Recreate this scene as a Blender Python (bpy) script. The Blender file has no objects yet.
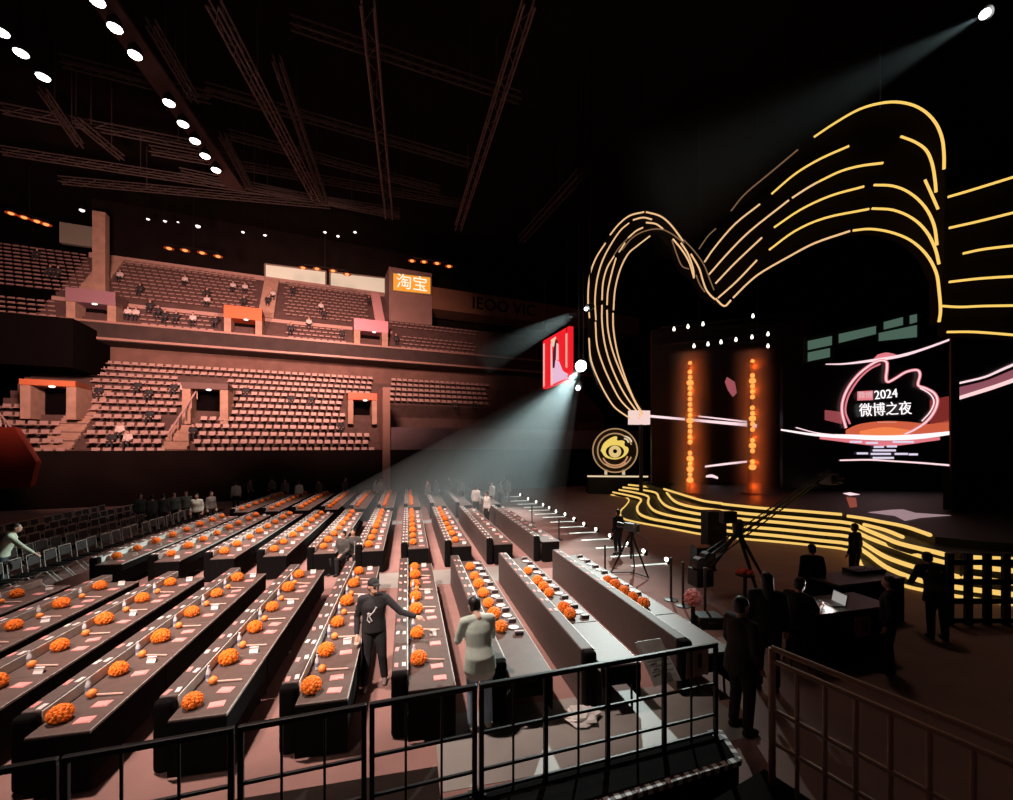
import bpy, bmesh, math, random
from mathutils import Vector, Matrix
from mathutils.geometry import tessellate_polygon
random.seed(7)
sc = bpy.context.scene
COL = sc.collection
PI = math.pi
V = Vector

# ---------------------------------------------------------------- camera
F, EYE, CX, HY = 430.0, 3.8, 506.5, 446.0
YAW = math.atan((CX - 408.0) / F)
CY, SY = math.cos(YAW), math.sin(YAW)

def at(px, py, d):
    """world point seen at pixel px,py at forward depth d"""
    r = (px - CX) * d / F
    return V((r * CY + d * SY, -r * SY + d * CY, EYE + (HY - py) * d / F))

def on(px, py, z):
    return at(px, py, F * (EYE - z) / (py - HY))

def cam2w(r, d, z):
    return V((r * CY + d * SY, -r * SY + d * CY, z))

cd = bpy.data.cameras.new('camera')
cam = bpy.data.objects.new('camera', cd)
COL.objects.link(cam)
cam.location = (0, 0, EYE)
cam.rotation_euler = (PI / 2, 0, -YAW)
cd.sensor_width = 36
cd.lens = F / 1013 * 36
cd.shift_y = (HY - 400) / 1013
cd.clip_end = 300
cd.clip_start = .05
sc.camera = cam

# ---------------------------------------------------------------- materials
MATS = {}
def mat(name, col, rough=.6, metal=0, emit=None, es=0, noise=0, nscale=8, spec=.5, bump=0):
    if name in MATS:
        return MATS[name]
    m = bpy.data.materials.new(name)
    m.use_nodes = True
    nt = m.node_tree
    b = nt.nodes['Principled BSDF']
    b.inputs['Base Color'].default_value = (*col, 1)
    b.inputs['Roughness'].default_value = rough
    b.inputs['Metallic'].default_value = metal
    b.inputs['Specular IOR Level'].default_value = spec
    if emit:
        b.inputs['Emission Color'].default_value = (*emit, 1)
        b.inputs['Emission Strength'].default_value = es
    if noise or bump:
        tc = nt.nodes.new('ShaderNodeTexCoord')
        n = nt.nodes.new('ShaderNodeTexNoise')
        n.inputs['Scale'].default_value = nscale
        n.inputs['Detail'].default_value = 4
        nt.links.new(tc.outputs['Object'], n.inputs['Vector'])
        if noise:
            r = nt.nodes.new('ShaderNodeValToRGB')
            r.color_ramp.elements[0].position = .3
            r.color_ramp.elements[1].position = .7
            r.color_ramp.elements[0].color = (*[c * (1 - noise) for c in col], 1)
            r.color_ramp.elements[1].color = (*[min(1, c * (1 + noise)) for c in col], 1)
            nt.links.new(n.outputs['Fac'], r.inputs['Fac'])
            nt.links.new(r.outputs['Color'], b.inputs['Base Color'])
        if bump:
            bp = nt.nodes.new('ShaderNodeBump')
            bp.inputs['Strength'].default_value = bump
            nt.links.new(n.outputs['Fac'], bp.inputs['Height'])
            nt.links.new(bp.outputs['Normal'], b.inputs['Normal'])
    MATS[name] = m
    return m

def glow(name, col, es):
    return mat(name, (.02, .02, .02), .5, emit=col, es=es)

def stripes(name, c1, c2, scale, axis='X'):
    m = mat(name, c1, .6)
    nt = m.node_tree
    b = nt.nodes['Principled BSDF']
    tc = nt.nodes.new('ShaderNodeTexCoord')
    w = nt.nodes.new('ShaderNodeTexWave')
    w.bands_direction = axis
    w.inputs['Scale'].default_value = scale
    r = nt.nodes.new('ShaderNodeValToRGB')
    r.color_ramp.interpolation = 'CONSTANT'
    r.color_ramp.elements[0].color = (*c1, 1)
    r.color_ramp.elements[1].position = .5
    r.color_ramp.elements[1].color = (*c2, 1)
    nt.links.new(tc.outputs['Object'], w.inputs['Vector'])
    nt.links.new(w.outputs['Color'], r.inputs['Fac'])
    nt.links.new(r.outputs['Color'], b.inputs['Base Color'])
    return m

BLACK = mat('black_metal', (.012, .011, .011), .45, .3)
BLACKCLOTH = mat('black_cloth', (.006, .005, .005), .95, spec=.08, noise=.3, nscale=30)
COUNTERCLOTH = mat('counter_cloth', (.10, .07, .062), .6, noise=.15, nscale=12)
TABLECLOTH = mat('table_cloth', (.115, .078, .067), .5, noise=.12, nscale=9)
STRIPGREY = mat('strip_grey', (.66, .70, .67), .4, noise=.2, nscale=6)
ORANGE = mat('orange_petals', (1.0, .22, .015), .6, noise=.12, nscale=25, bump=.3)
ORANGE2 = mat('orange_bulb', (1.0, .30, .06), .5)
PINKCARD = mat('pink_card', (.85, .36, .34), .6)
WHITECARD = mat('white_card', (.85, .78, .76), .6)
GREYPLASTIC = mat('grey_plastic', (.45, .42, .42), .5)
CLEAR = mat('water_bottle', (.75, .8, .85), .1)
CAPW = mat('bottle_cap', (.8, .85, .9), .4)
SEATM = mat('seat_plastic', (.44, .30, .26), .5)
SEATU = mat('upper_seat_plastic', (.40, .25, .22), .5)
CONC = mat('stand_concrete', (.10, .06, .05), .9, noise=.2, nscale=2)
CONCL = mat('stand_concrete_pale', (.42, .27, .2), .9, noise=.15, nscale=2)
DARKWALL = mat('dark_wall', (.013, .009, .008), .95, spec=.05, noise=.2, nscale=.6)
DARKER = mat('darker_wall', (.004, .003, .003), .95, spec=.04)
STEEL = mat('steel_truss', (.10, .072, .066), .6, .3)
SKIN = mat('skin', (.62, .36, .26), .5)
HAIR = mat('black_hair', (.012, .01, .01), .5)
LED = glow('led_yellow', (1.0, .63, .14), 1.02)
LEDW = glow('led_warm', (1.0, .60, .30), .9)
LEDDIM = glow('led_dim', (.42, .23, .12), .45)
STEPLED = glow('step_led', (1.0, .62, .16), .95)
WHITELAMP = glow('white_lamp', (1.0, .92, .88), 12)
ORANGELAMP = glow('orange_lamp', (1.0, .30, .075), 1.7)
HOTORANGE = glow('hot_orange_lamp', (1.0, .30, .06), 1.9)
SCREENBLACK = mat('screen_black', (.006, .004, .005), .35)
WHITEPINK = glow('white_pink_graphic', (1.0, .70, .74), 1.1)
PINKG = glow('pink_graphic', (.85, .22, .26), .9)

# ---------------------------------------------------------------- mesh builder
class MB:
    def __init__(s):
        s.v, s.f, s.mi, s.cur = [], [], [], 0
    def add(s, vs, fs):
        n = len(s.v)
        s.v += [tuple(p) for p in vs]
        s.f += [tuple(n + i for i in f) for f in fs]
        s.mi += [s.cur] * len(fs)
    def box(s, lo, hi, m=None):
        x0, y0, z0 = lo; x1, y1, z1 = hi
        vs = [V(p) for p in ((x0,y0,z0),(x1,y0,z0),(x1,y1,z0),(x0,y1,z0),(x0,y0,z1),(x1,y0,z1),(x1,y1,z1),(x0,y1,z1))]
        if m is not None: vs = [m @ p for p in vs]
        s.add(vs, ((0,3,2,1),(4,5,6,7),(0,1,5,4),(1,2,6,5),(2,3,7,6),(3,0,4,7)))
        return s
    def rbox(s, lo, hi, r=.02, seg=2, m=None):
        bm = bmesh.new()
        bmesh.ops.create_cube(bm, size=1)
        lo, hi = V(lo), V(hi)
        for v in bm.verts:
            v.co = V([(lo[i] + hi[i]) / 2 + v.co[i] * (hi[i] - lo[i]) for i in range(3)])
        bmesh.ops.bevel(bm, geom=bm.edges[:], offset=r, segments=seg, profile=.5, affect='EDGES')
        bm.verts.index_update()
        vs = [v.co.copy() for v in bm.verts]
        if m is not None: vs = [m @ p for p in vs]
        s.add(vs, [[v.index for v in f.verts] for f in bm.faces])
        bm.free()
        return s
    def tube(s, pts, r, n=8, caps=True):
        pts = [V(p) for p in pts]
        rs = r if isinstance(r, (list, tuple)) else [r] * len(pts)
        rings = []
        ref = None
        for i, p in enumerate(pts):
            a = pts[max(i - 1, 0)]; b = pts[min(i + 1, len(pts) - 1)]
            t = (b - a)
            if t.length < 1e-9: t = V((0, 0, 1))
            t.normalize()
            if ref is None:
                ref = V((0, 0, 1)) if abs(t.z) < .9 else V((1, 0, 0))
            u = t.cross(ref)
            if u.length < 1e-6: u = t.cross(V((1, 0, 0)))
            u.normalize(); w = u.cross(t).normalized(); ref = w
            rings.append([p + (u * math.cos(k * 2 * PI / n) + w * math.sin(k * 2 * PI / n)) * rs[i] for k in range(n)])
        vs = [q for R in rings for q in R]
        fs = []
        for i in range(len(rings) - 1):
            for k in range(n):
                fs.append((i*n+k, i*n+(k+1)%n, (i+1)*n+(k+1)%n, (i+1)*n+k))
        if caps:
            fs.append(tuple(range(n-1, -1, -1))); fs.append(tuple((len(rings)-1)*n + k for k in range(n)))
        s.add(vs, fs)
        return s
    def ell(s, c, r, nu=12, nv=8, m=None, z0=-1.0, bump=0, seed=0):
        rnd = random.Random(seed)
        c = V(c); r = V((r, r, r)) if not hasattr(r, '__len__') else V(r)
        vs, fs = [], []
        for j in range(nv + 1):
            th = -PI/2 + PI * j / nv
            if math.sin(th) < z0: th = math.asin(max(-1, z0))
            for i in range(nu):
                ph = 2 * PI * i / nu
                k = 1 + (rnd.uniform(-bump, bump) if 0 < j < nv else 0)
                p = V((math.cos(th)*math.cos(ph)*r.x*k, math.cos(th)*math.sin(ph)*r.y*k, math.sin(th)*r.z*k))
                if m is not None: p = m @ p
                vs.append(c + p)
        for j in range(nv):
            for i in range(nu):
                fs.append((j*nu+i, j*nu+(i+1)%nu, (j+1)*nu+(i+1)%nu, (j+1)*nu+i))
        s.add(vs, fs)
        return s
    def lathe(s, prof, n=16, c=(0,0,0)):
        c = V(c); vs, fs = [], []
        for r, z in prof:
            for i in range(n):
                a = 2*PI*i/n
                vs.append(c + V((r*math.cos(a), r*math.sin(a), z)))
        for j in range(len(prof)-1):
            for i in range(n):
                fs.append((j*n+i, j*n+(i+1)%n, (j+1)*n+(i+1)%n, (j+1)*n+i))
        fs.append(tuple(range(n-1,-1,-1))); fs.append(tuple((len(prof)-1)*n+k for k in range(n)))
        s.add(vs, fs)
        return s
    def slab(s, pts, off):
        """polygon pts (world) thickened by vector off"""
        pts = [V(p) for p in pts]; n = len(pts); off = V(off)
        tri = tessellate_polygon([pts])
        vs = pts + [p + off for p in pts]
        fs = [tuple(t) for t in tri] + [tuple(n + i for i in reversed(t)) for t in tri]
        fs += [(i, (i+1)%n, n+(i+1)%n, n+i) for i in range(n)]
        s.add(vs, fs)
        return s
    def band(s, A, B, off):
        """quad strip between polylines A and B, thickened by vector off"""
        A = [V(p) for p in A]; B = [V(p) for p in B]; off = V(off); n = len(A)
        vs = A + B + [p + off for p in A] + [p + off for p in B]
        fs = []
        for i in range(n-1):
            fs.append((i, i+1, n+i+1, n+i)); fs.append((2*n+i, 3*n+i, 3*n+i+1, 2*n+i+1))
            fs.append((i, 2*n+i, 2*n+i+1, i+1)); fs.append((n+i, n+i+1, 3*n+i+1, 3*n+i))
        fs.append((0, n, 3*n, 2*n)); fs.append((n-1, 3*n-1, 4*n-1, 2*n-1))
        s.add(vs, fs)
        return s
    def build(s, name, m, parent=None, smooth=False, origin=None):
        me = bpy.data.meshes.new(name)
        o0 = V(origin) if origin is not None else V((0, 0, 0))
        me.from_pydata([tuple(V(p) - o0) for p in s.v], [], s.f)
        ms = m if isinstance(m, (list, tuple)) else [m]
        for x in ms: me.materials.append(x)
        if len(ms) > 1: me.polygons.foreach_set('material_index', s.mi)
        bm = bmesh.new(); bm.from_mesh(me)
        bmesh.ops.recalc_face_normals(bm, faces=bm.faces[:])
        bm.to_mesh(me); bm.free()
        if smooth: me.polygons.foreach_set('use_smooth', [True] * len(me.polygons))
        o = bpy.data.objects.new(name, me)
        o.location = o0
        COL.objects.link(o)
        if parent is not None: o.parent = parent
        return o

def tag(o, label=None, cat=None, group=None, kind=None):
    if label: o['label'] = label
    if cat: o['category'] = cat
    if group: o['group'] = group
    if kind: o['kind'] = kind
    return o

def thing(name, label, cat, loc=(0, 0, 0), rz=0, group=None, kind=None):
    o = bpy.data.objects.new(name, None)
    o.empty_display_size = .1
    COL.objects.link(o)
    o.location = loc
    o.rotation_euler = (0, 0, rz)
    return tag(o, label, cat, group, kind)

KIDS = {}
def kids(o):
    return [c for c in o.children]

def dup(src, loc, rz, label, group=None, cat=None, name=None):
    """copy a thing, its parts and their sub-parts"""
    def cp(o, parent):
        c = o.copy()
        if name and parent is None: c.name = name
        COL.objects.link(c)
        if parent is not None: c.parent = parent
        for k in PROTO_KIDS.get(o.name, ()):
            cp(k, c)
        return c
    r = cp(src, None)
    r.location = loc
    r.rotation_euler = (0, 0, rz)
    r['label'] = label
    if group: r['group'] = group
    if cat: r['category'] = cat
    return r

PROTO_KIDS = {}
def remember(root):
    ks = list(root.children)
    PROTO_KIDS[root.name] = ks
    for k in ks: remember(k)

class Proto:
    """first place() moves the original, later ones copy it"""
    def __init__(s, root):
        s.root, s.used = root, False
        remember(root)
    def place(s, loc, rz, label, group=None):
        if not s.used:
            s.used = True
            o = s.root
            o.location = loc; o.rotation_euler = (0, 0, rz); o['label'] = label
            if group: o['group'] = group
            return o
        return dup(s.root, loc, rz, label, group)

ONES = 'zero first second third fourth fifth sixth seventh eighth ninth tenth eleventh twelfth thirteenth fourteenth fifteenth sixteenth seventeenth eighteenth nineteenth'.split()
TENS = {20: 'twenty', 30: 'thirty', 40: 'forty', 50: 'fifty'}
def ordw(n):
    if n < 20: return ONES[n]
    t, u = n // 10 * 10, n % 10
    return (TENS[t][:-1] + 'ieth') if u == 0 else TENS[t] + '-' + ONES[u]

def struct(mb, name, m, **kw):
    o = mb.build(name, m, **kw)
    o['kind'] = 'structure'
    return o

def link_light(name, typ, loc, energy, col, target=None, parent=None, **kw):
    d = bpy.data.lights.new(name, typ)
    d.energy = energy; d.color = col
    for k, v in kw.items(): setattr(d, k, v)
    o = bpy.data.objects.new(name, d)
    COL.objects.link(o)
    o.location = loc
    if target is not None:
        o.rotation_euler = (V(target) - V(loc)).to_track_quat('-Z', 'Y').to_euler()
    return o

#==SETTING==
# ---------------------------------------------------------------- setting
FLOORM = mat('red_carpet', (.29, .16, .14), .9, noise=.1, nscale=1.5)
PALEFLOOR = mat('pale_floor', (.30, .285, .265), .55, noise=.12, nscale=1.2)
struct(MB().box((-45, -6, -.2), (45, 62, 0)), 'floor', FLOORM)
k = 0
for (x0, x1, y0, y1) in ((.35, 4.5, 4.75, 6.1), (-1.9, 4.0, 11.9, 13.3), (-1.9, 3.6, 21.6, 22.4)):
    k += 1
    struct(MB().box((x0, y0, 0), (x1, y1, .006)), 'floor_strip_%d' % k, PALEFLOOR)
struct(MB().box((-14, 1.0, 0), (.34, 5.15, .007)), 'floor_strip_4', mat('unlit_floor_dark', (.02, .014, .012), .95, spec=.05, noise=.2, nscale=3))  # dark sheet painted in for the unlit floor behind the fence
struct(MB().box((-45, -6, 27), (45, 62, 27.4)), 'ceiling', DARKWALL)
struct(MB().box((-45.3, -6, 0), (-45, 62, 27)), 'wall_left', DARKWALL)
struct(MB().box((45, -6, 0), (45.3, 62, 27)), 'wall_right', DARKER)
struct(MB().box((-45, 62, 0), (45, 62.3, 27)), 'wall_back', DARKWALL)

# grandstand frame: t along the stand, v outward (away from the floor)
D0 = 38.0
def st(t, v, z):
    return cam2w(.918 * t - .397 * v, D0 + .397 * t + .918 * v, z)
def tpx(px, v):
    r = (px - CX) / F
    return (r * (D0 + .918 * v) + .397 * v) / (.918 - .397 * r)
def spx(px, v, py):
    t = tpx(px, v)
    d = D0 + .397 * t + .918 * v
    return t, EYE + (HY - py) * d / F
STROT = Matrix(((.918*CY + .397*SY, -.397*CY + .918*SY, 0), (-.918*SY + .397*CY, .397*SY + .918*CY, 0), (0, 0, 1)))
STRZ = math.atan2(STROT[1][0], STROT[0][0])
def sbox(mb, t0, t1, v0, v1, z0, z1):
    vs = [st(t, v, z) for z in (z0, z1) for (t, v) in ((t0, v0), (t1, v0), (t1, v1), (t0, v1))]
    mb.add(vs, ((0,3,2,1),(4,5,6,7),(0,1,5,4),(1,2,6,5),(2,3,7,6),(3,0,4,7)))
    return mb

LR, LV, LZ, LZ0 = 13, .75, .58, 3.0          # lower rows
UR, UV, UZ, UZ0, UV0 = 18, .5, .48, 12.95, 8.0
TL, TR = tpx(-60, 0), tpx(640, 0)
m = MB()
sbox(m, TL, TR, -.15, 0, 0, 3.5)
struct(m, 'wall_lower_barrier', DARKWALL)
tC = tpx(384, 4)
m = MB()
for i in range(LR):
    sbox(m, TL, tC, i*LV, LR*LV, 0 if i == 0 else LZ0 + (i-1)*LZ, LZ0 + i*LZ)
struct(m, 'floor_lower_terrace', CONC)
m = MB()
for i in range(8, LR):
    sbox(m, tC, TR, i*LV, LR*LV, LZ0 + (i-1)*LZ - (.6 if i == 8 else 0), LZ0 + i*LZ)
sbox(m, tC, TR, 6.0, 6.2, 0, LZ0 + 8*LZ)
struct(m, 'floor_end_terrace', CONC)
m = MB(); sbox(m, TL, TR, 10.2, 10.5, 8, 12.4)
struct(m, 'wall_concourse', mat('concourse_wall', (.16, .09, .07), .9, noise=.2, nscale=1))
m = MB(); sbox(m, TL, TR, 7.7, 8.0, 12.0, 13.35); sbox(m, TL, TR, 7.7, 11, 11.9, 12.1)
struct(m, 'wall_balcony_front', mat('balcony_front', (.035, .021, .018), .8, noise=.25, nscale=1.5))
m = MB(); sbox(m, TL, TR, 7.55, 7.7, 11.95, 12.12); sbox(m, TL, TR, 7.6, 7.7, 13.25, 13.4)
struct(m, 'trim_1', mat('balcony_trim', (.34, .2, .16), .5))
tU = tpx(388, 14)
m = MB()
for i in range(UR):
    sbox(m, TL, tU if i > 9 else TR, UV0 + i*UV, UV0 + UR*UV, UZ0 + (i-1)*UZ, UZ0 + i*UZ)
struct(m, 'floor_upper_terrace', mat('upper_concrete', (.09, .052, .045), .9, noise=.2, nscale=2))
m = MB(); sbox(m, TL, TR, UV0 + UR*UV + .5, UV0 + UR*UV + .8, 12, 27)
struct(m, 'wall_upper_back', DARKWALL)
m = MB()
for (a, b, i) in ((TL, tU, 6), (TL, tU, 18)):
    v = UV0 + i*UV; z = UZ0 + (i-1)*UZ
    sbox(m, a, b, v - .08, v, z, z + (.42 if i == 6 else .62))
struct(m, 'trim_2', mat('rail_wall', (.5, .32, .27), .8))
# block that closes the upper stand near the lit sign, and the lettered fascia beyond it
ta, tb, tc = tpx(389, 13), tpx(432, 13), tpx(640, 13)
_, zt = spx(410, 13, 270); _, zb = spx(410, 13, 306)
m = MB(); sbox(m, ta, tb, 13, 16.5, 13, zt)
struct(m, 'wall_sign_block', mat('sign_block', (.32, .2, .17), .9, noise=.1, nscale=1))
_, z1 = spx(470, 13, 292); _, z0 = spx(470, 13, 313)
m = MB(); sbox(m, tb, tc, 13.1, 16.5, z0, z1)
struct(m, 'wall_fascia', mat('fascia_wall', (.25, .12, .07), .9, noise=.1, nscale=1))

#==SEATS==
# ---------------------------------------------------------------- stand seats
def seat_mesh(mb, base=None, w=.40):
    h = w/2
    prof_back = [(.03, .42), (.09, .70), (.14, .70), (.10, .42)]
    prof_pan = [(-.38, .40), (-.38, .46), (.05, .43), (.05, .37)]
    for prof in (prof_back, prof_pan):
        n = len(prof); vs = []
        for x in (-h, h):
            for (y, z) in prof:
                p = V((x, y, z))
                vs.append(base(p) if base else p)
        fs = [tuple(range(n-1, -1, -1)), tuple(range(n, 2*n))] + [(i, (i+1)%n, n+(i+1)%n, n+i) for i in range(n)]
        mb.add(vs, fs)

seats = []
holes = [  # (px0, px1, row0, row1) entrances and stairs kept free
    (24, 92, 4, 13), (60, 90, 0, 4), (-60, 24, 6, 13), (182, 230, 5, 11), (165, 196, 0, 5), (343, 384, 3, 9), (372, 390, 0, 13)]
for i in range(LR):
    v = i*LV + .45; z = LZ0 + i*LZ
    t0 = tpx(-30, v)
    n = int((tpx(492, v) - t0) / .56)
    for j in range(n):
        t = t0 + j*.56
        w = st(t, v, z)
        d = w.x*SY + w.y*CY
        px = CX + F*(w.x*CY - w.y*SY)/d
        if px < -2 or any(a <= px <= b and r0 <= i < r1 for a, b, r0, r1 in holes): continue
        if px > 384 and i < 8: continue
        seats.append((d, i, t, v, z, px))
seats.sort(key=lambda s: s[0])
sm = MB(); seat_mesh(sm)
pr = sm.build('stadium_seat', SEATM)
tag(pr, cat='seat', group='individual pale seats of the lower stand')
pr = Proto(pr)
cnt = {}
indiv, rest = seats[:300], seats[300:]
for d, i, t, v, z, px in sorted(indiv, key=lambda s: (s[1], s[2])):
    sec = 'beside the red slab' if px < 75 else ('between entrances' if px < 185 else 'beyond the second entrance')
    cnt[(sec, i)] = cnt.get((sec, i), 0) + 1
    pr.place(st(t, v, z), STRZ, 'pale stadium seat %s, %s row up in lower stand, %s along' % (sec, ordw(i+1), ordw(cnt[(sec, i)])))
m = MB()
for d, i, t, v, z, px in rest:
    seat_mesh(m, lambda p, t=t, v=v, z=z: st(t + p.x, v + p.y, z + p.z))
tag(m.build('stadium_seat_rows', SEATM), 'pale seat rows of the lower stand farther along', 'seats', kind='stuff')
m = MB()
uholes = [(58, 140, 0, 7), (88, 114, 7, 18), (212, 286, 0, 7), (255, 285, 6, 18), (344, 402, 0, 7), (367, 390, 6, 18)]
for i in range(UR):
    v = UV0 + i*UV + .3; z = UZ0 + i*UZ
    t0 = tpx(-20, v)
    n = int((tpx(480 if i < 9 else 386, v) - t0) / .56)
    for j in range(n):
        t = t0 + j*.56
        w = st(t, v, z); d = w.x*SY + w.y*CY; px = CX + F*(w.x*CY - w.y*SY)/d
        if i in (5, 6) or any(a <= px <= b and r0 <= i < r1 for a, b, r0, r1 in uholes): continue
        seat_mesh(m, lambda p, t=t, v=v, z=z: st(t + p.x, v + p.y*.45, z + p.z*.5))
tag(m.build('upper_seat_rows', SEATU), 'dim brown seat rows filling the upper stand', 'seats', kind='stuff')

#==STANDBITS==
# ---------------------------------------------------------------- entrances, stairs, signs on the stands
def entrance(name, label, px0, px1, py0, py1, v, lintel, wallm, hood=.22, parent_lbl=None):
    t0, zb = spx(px0, v, py1); t1, _ = spx(px1, v, py1); _, zt = spx((px0+px1)/2, v, py0)
    tm = (t0+t1)/2
    _, zb = spx((px0+px1)/2, v, py1)
    base = st(tm, v, zb)
    r = thing(name, label, 'entrance', base, STRZ)
    w = t1 - t0; h = zt - zb
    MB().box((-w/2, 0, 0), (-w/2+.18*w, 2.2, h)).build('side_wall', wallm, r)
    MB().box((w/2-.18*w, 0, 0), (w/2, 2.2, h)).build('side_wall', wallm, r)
    MB().box((-w/2, -.1, h*(1-hood)), (w/2, 2.2, h)).build('lintel', lintel, r)
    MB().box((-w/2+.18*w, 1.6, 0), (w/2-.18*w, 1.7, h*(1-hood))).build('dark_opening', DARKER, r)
    MB().ell((w*.08, -.12, h*(1-hood)-.05), (.18, .05, .07)).build('lamp', glow('entry_lamp', (1, .8, .7), 2.5), r, smooth=True)
    return r
REDL = mat('red_lintel', (.75, .14, .06), .6)
entrance('stand_entrance', 'wide stand entrance with orange lintel beside the red slab', 20, 76, 380, 419, 2.6, mat('orange_lintel', (.62, .17, .06), .6), CONCL, .15)
entrance('stand_entrance', 'dark lower stand entrance with diagonal handrail between seat sections', 182, 228, 383, 424, 3.2, mat('brown_lintel', (.12, .07, .06), .7), CONCL, .15)
entrance('stand_entrance', 'lower stand entrance with small red lintel next to the pale pillar', 348, 377, 393, 424, 3.0, REDL, CONCL, .22)
entrance('stand_entrance', 'upper stand entrance with purplish poster lintel under tan pillar', 66, 116, 290, 322, 8.0, mat('purple_lintel', (.30, .17, .20), .6), CONCL, .42)
entrance('stand_entrance', 'upper stand entrance with glowing orange lintel under the diagonal stairs', 224, 262, 307, 334, 8.0, mat('bright_orange_lintel', (.80, .15, .045), .6), CONCL, .45)
entrance('stand_entrance', 'upper stand entrance with pink lintel below the steep stairs', 354, 388, 320, 346, 8.0, mat('pink_lintel', (.70, .30, .36), .6), CONCL, .45)

def flight(label, px, v0, v1, za, zb, w, m, n):
    mb = MB()
    t = tpx(px, (v0+v1)/2)
    for i in range(n):
        a = v0 + (v1-v0)*i/n
        z = za + (zb-za)*(i+1)/n
        sbox(mb, t-w/2, t+w/2, a, a + abs(v1-v0)/n, z - (zb-za)/n - .02, z)
    o = mb.build('aisle_stairs', m)
    return tag(o, label, 'stairs')
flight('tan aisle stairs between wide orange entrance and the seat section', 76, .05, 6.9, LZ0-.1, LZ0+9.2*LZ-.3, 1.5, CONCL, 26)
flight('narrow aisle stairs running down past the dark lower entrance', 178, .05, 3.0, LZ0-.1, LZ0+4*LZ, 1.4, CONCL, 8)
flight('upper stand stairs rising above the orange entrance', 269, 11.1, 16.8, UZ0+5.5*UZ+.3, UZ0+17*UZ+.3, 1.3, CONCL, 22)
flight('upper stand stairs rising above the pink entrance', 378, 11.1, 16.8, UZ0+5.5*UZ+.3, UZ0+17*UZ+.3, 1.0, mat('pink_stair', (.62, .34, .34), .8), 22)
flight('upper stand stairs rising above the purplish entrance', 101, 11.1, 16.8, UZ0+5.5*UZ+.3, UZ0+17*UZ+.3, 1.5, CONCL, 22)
mb = MB(); t0 = tpx(383, 2); sbox(mb, t0-.32, t0+.25, -.3, 7, 0, 8.4)
struct(mb, 'wall_pillar', mat('pillar_brown', (.30, .17, .13), .9))
mb = MB(); a, b = tpx(389, .0), tpx(640, 0); sbox(mb, a, b, 0.2, 5.9, 0, 5.3)
struct(mb, 'wall_end_block', mat('end_block', (.16, .11, .12), .9, noise=.15, nscale=.8))
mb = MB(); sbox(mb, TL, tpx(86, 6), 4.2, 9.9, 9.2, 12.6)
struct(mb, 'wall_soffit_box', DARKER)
# upper tan pillar and little parapet walls
mb = MB(); t = tpx(101, 12); sbox(mb, t-.42, t+.42, 11.6, 12.4, 14, 23.4)
struct(mb, 'wall_upper_pillar', CONCL)
mb = MB(); a, z = spx(62, 13, 224); b, _ = spx(108, 13, 224); sbox(mb, a, b, 12.6, 13.0, z-1.7, z)
struct(mb, 'wall_booth_band', mat('booth_band', (.20, .2, .16), .8))
# handrails beside the entrances
def rod(label, p, q, r, m, name='handrail', cat='handrail', n=5):
    mb = MB().tube([p, q], r, 6)
    d = (V(q)-V(p))
    for i in range(n):
        a = V(p) + d*(i+.5)/n
        mb.tube([a, a - V((0, 0, .7))], r*.7, 5)
    return tag(mb.build(name, m), label, cat)
RAILM = mat('rail_pale', (.55, .38, .34), .5)
p = st(tpx(168, 1), .9, 4.6); q = st(tpx(200, 4.3), 4.3, 8.4)
rod('pale diagonal handrail beside the dark lower stand entrance', p, q, .06, RAILM)
p = st(tpx(30, .5), -.1, 4.0); q = st(tpx(10, 3.5), 2.4, 5.9)
rod('pale diagonal handrail behind the red slab', p, q, .06, RAILM)
# white lit panels above the upper seats
def wallpanel(name, label, cat, corners, v, m, frame=True, th=.12):
    (x0, y0), (x1, y1) = corners[0], corners[1]
    (x2, y2), (x3, y3) = corners[2], corners[3]
    pts = []
    for (x, y) in corners:
        t, z = spx(x, v, y)
        pts.append(st(t, v, z))
    out = st(0, 1, 0) - st(0, 0, 0)
    c = sum(pts, V()) / 4
    r = thing(name, label, cat, c)
    MB().slab([p - c for p in pts], out*th).build('panel_face', m, r)
    if frame:
        f = MB()
        for i in range(4):
            f.tube([pts[i]-c - out*.02, pts[(i+1)%4]-c - out*.02], .09, 6)
        f.build('panel_frame', mat('panel_frame', (.3, .25, .2), .6), r)
    return r, c, pts
PALEPANEL = mat('pale_panel', (.62, .60, .50), .7, emit=(.62, .56, .40), es=.62)
wallpanel('lit_panel', 'first pale lit panel above upper seats, behind orange floodlights', 'light panel', [(265,264),(326,271.5),(326,287),(265,281)], 17.0, PALEPANEL)
wallpanel('lit_panel', 'second pale lit panel above upper seats, next to the glowing orange sign', 'light panel', [(330,272),(388,278.5),(388,295),(330,288)], 17.0, PALEPANEL)
r, c, pts = wallpanel('orange_sign', 'glowing orange sign with two white characters above the upper stand', 'sign', [(392.5,272.5),(431,277),(431,295),(392.5,291)], 12.85, glow('sign_orange', (1, .34, .03), 1.0), True, .1)

def text_obj(name, s, size, m, parent, mtx, ext=.01, align='CENTER'):
    cu = bpy.data.curves.new(name, 'FONT')
    cu.body = s; cu.size = size; cu.align_x = align; cu.align_y = 'CENTER'; cu.extrude = ext; cu.resolution_u = 3
    o = bpy.data.objects.new(name + '_tmp', cu)
    COL.objects.link(o)
    dg = bpy.context.evaluated_depsgraph_get()
    me = bpy.data.meshes.new_from_object(o.evaluated_get(dg))
    bpy.data.objects.remove(o); bpy.data.curves.remove(cu)
    me.name = name
    me.materials.clear(); me.materials.append(m)
    me.transform(mtx)
    t = bpy.data.objects.new(name, me)
    COL.objects.link(t)
    t.parent = parent
    return t

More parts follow.
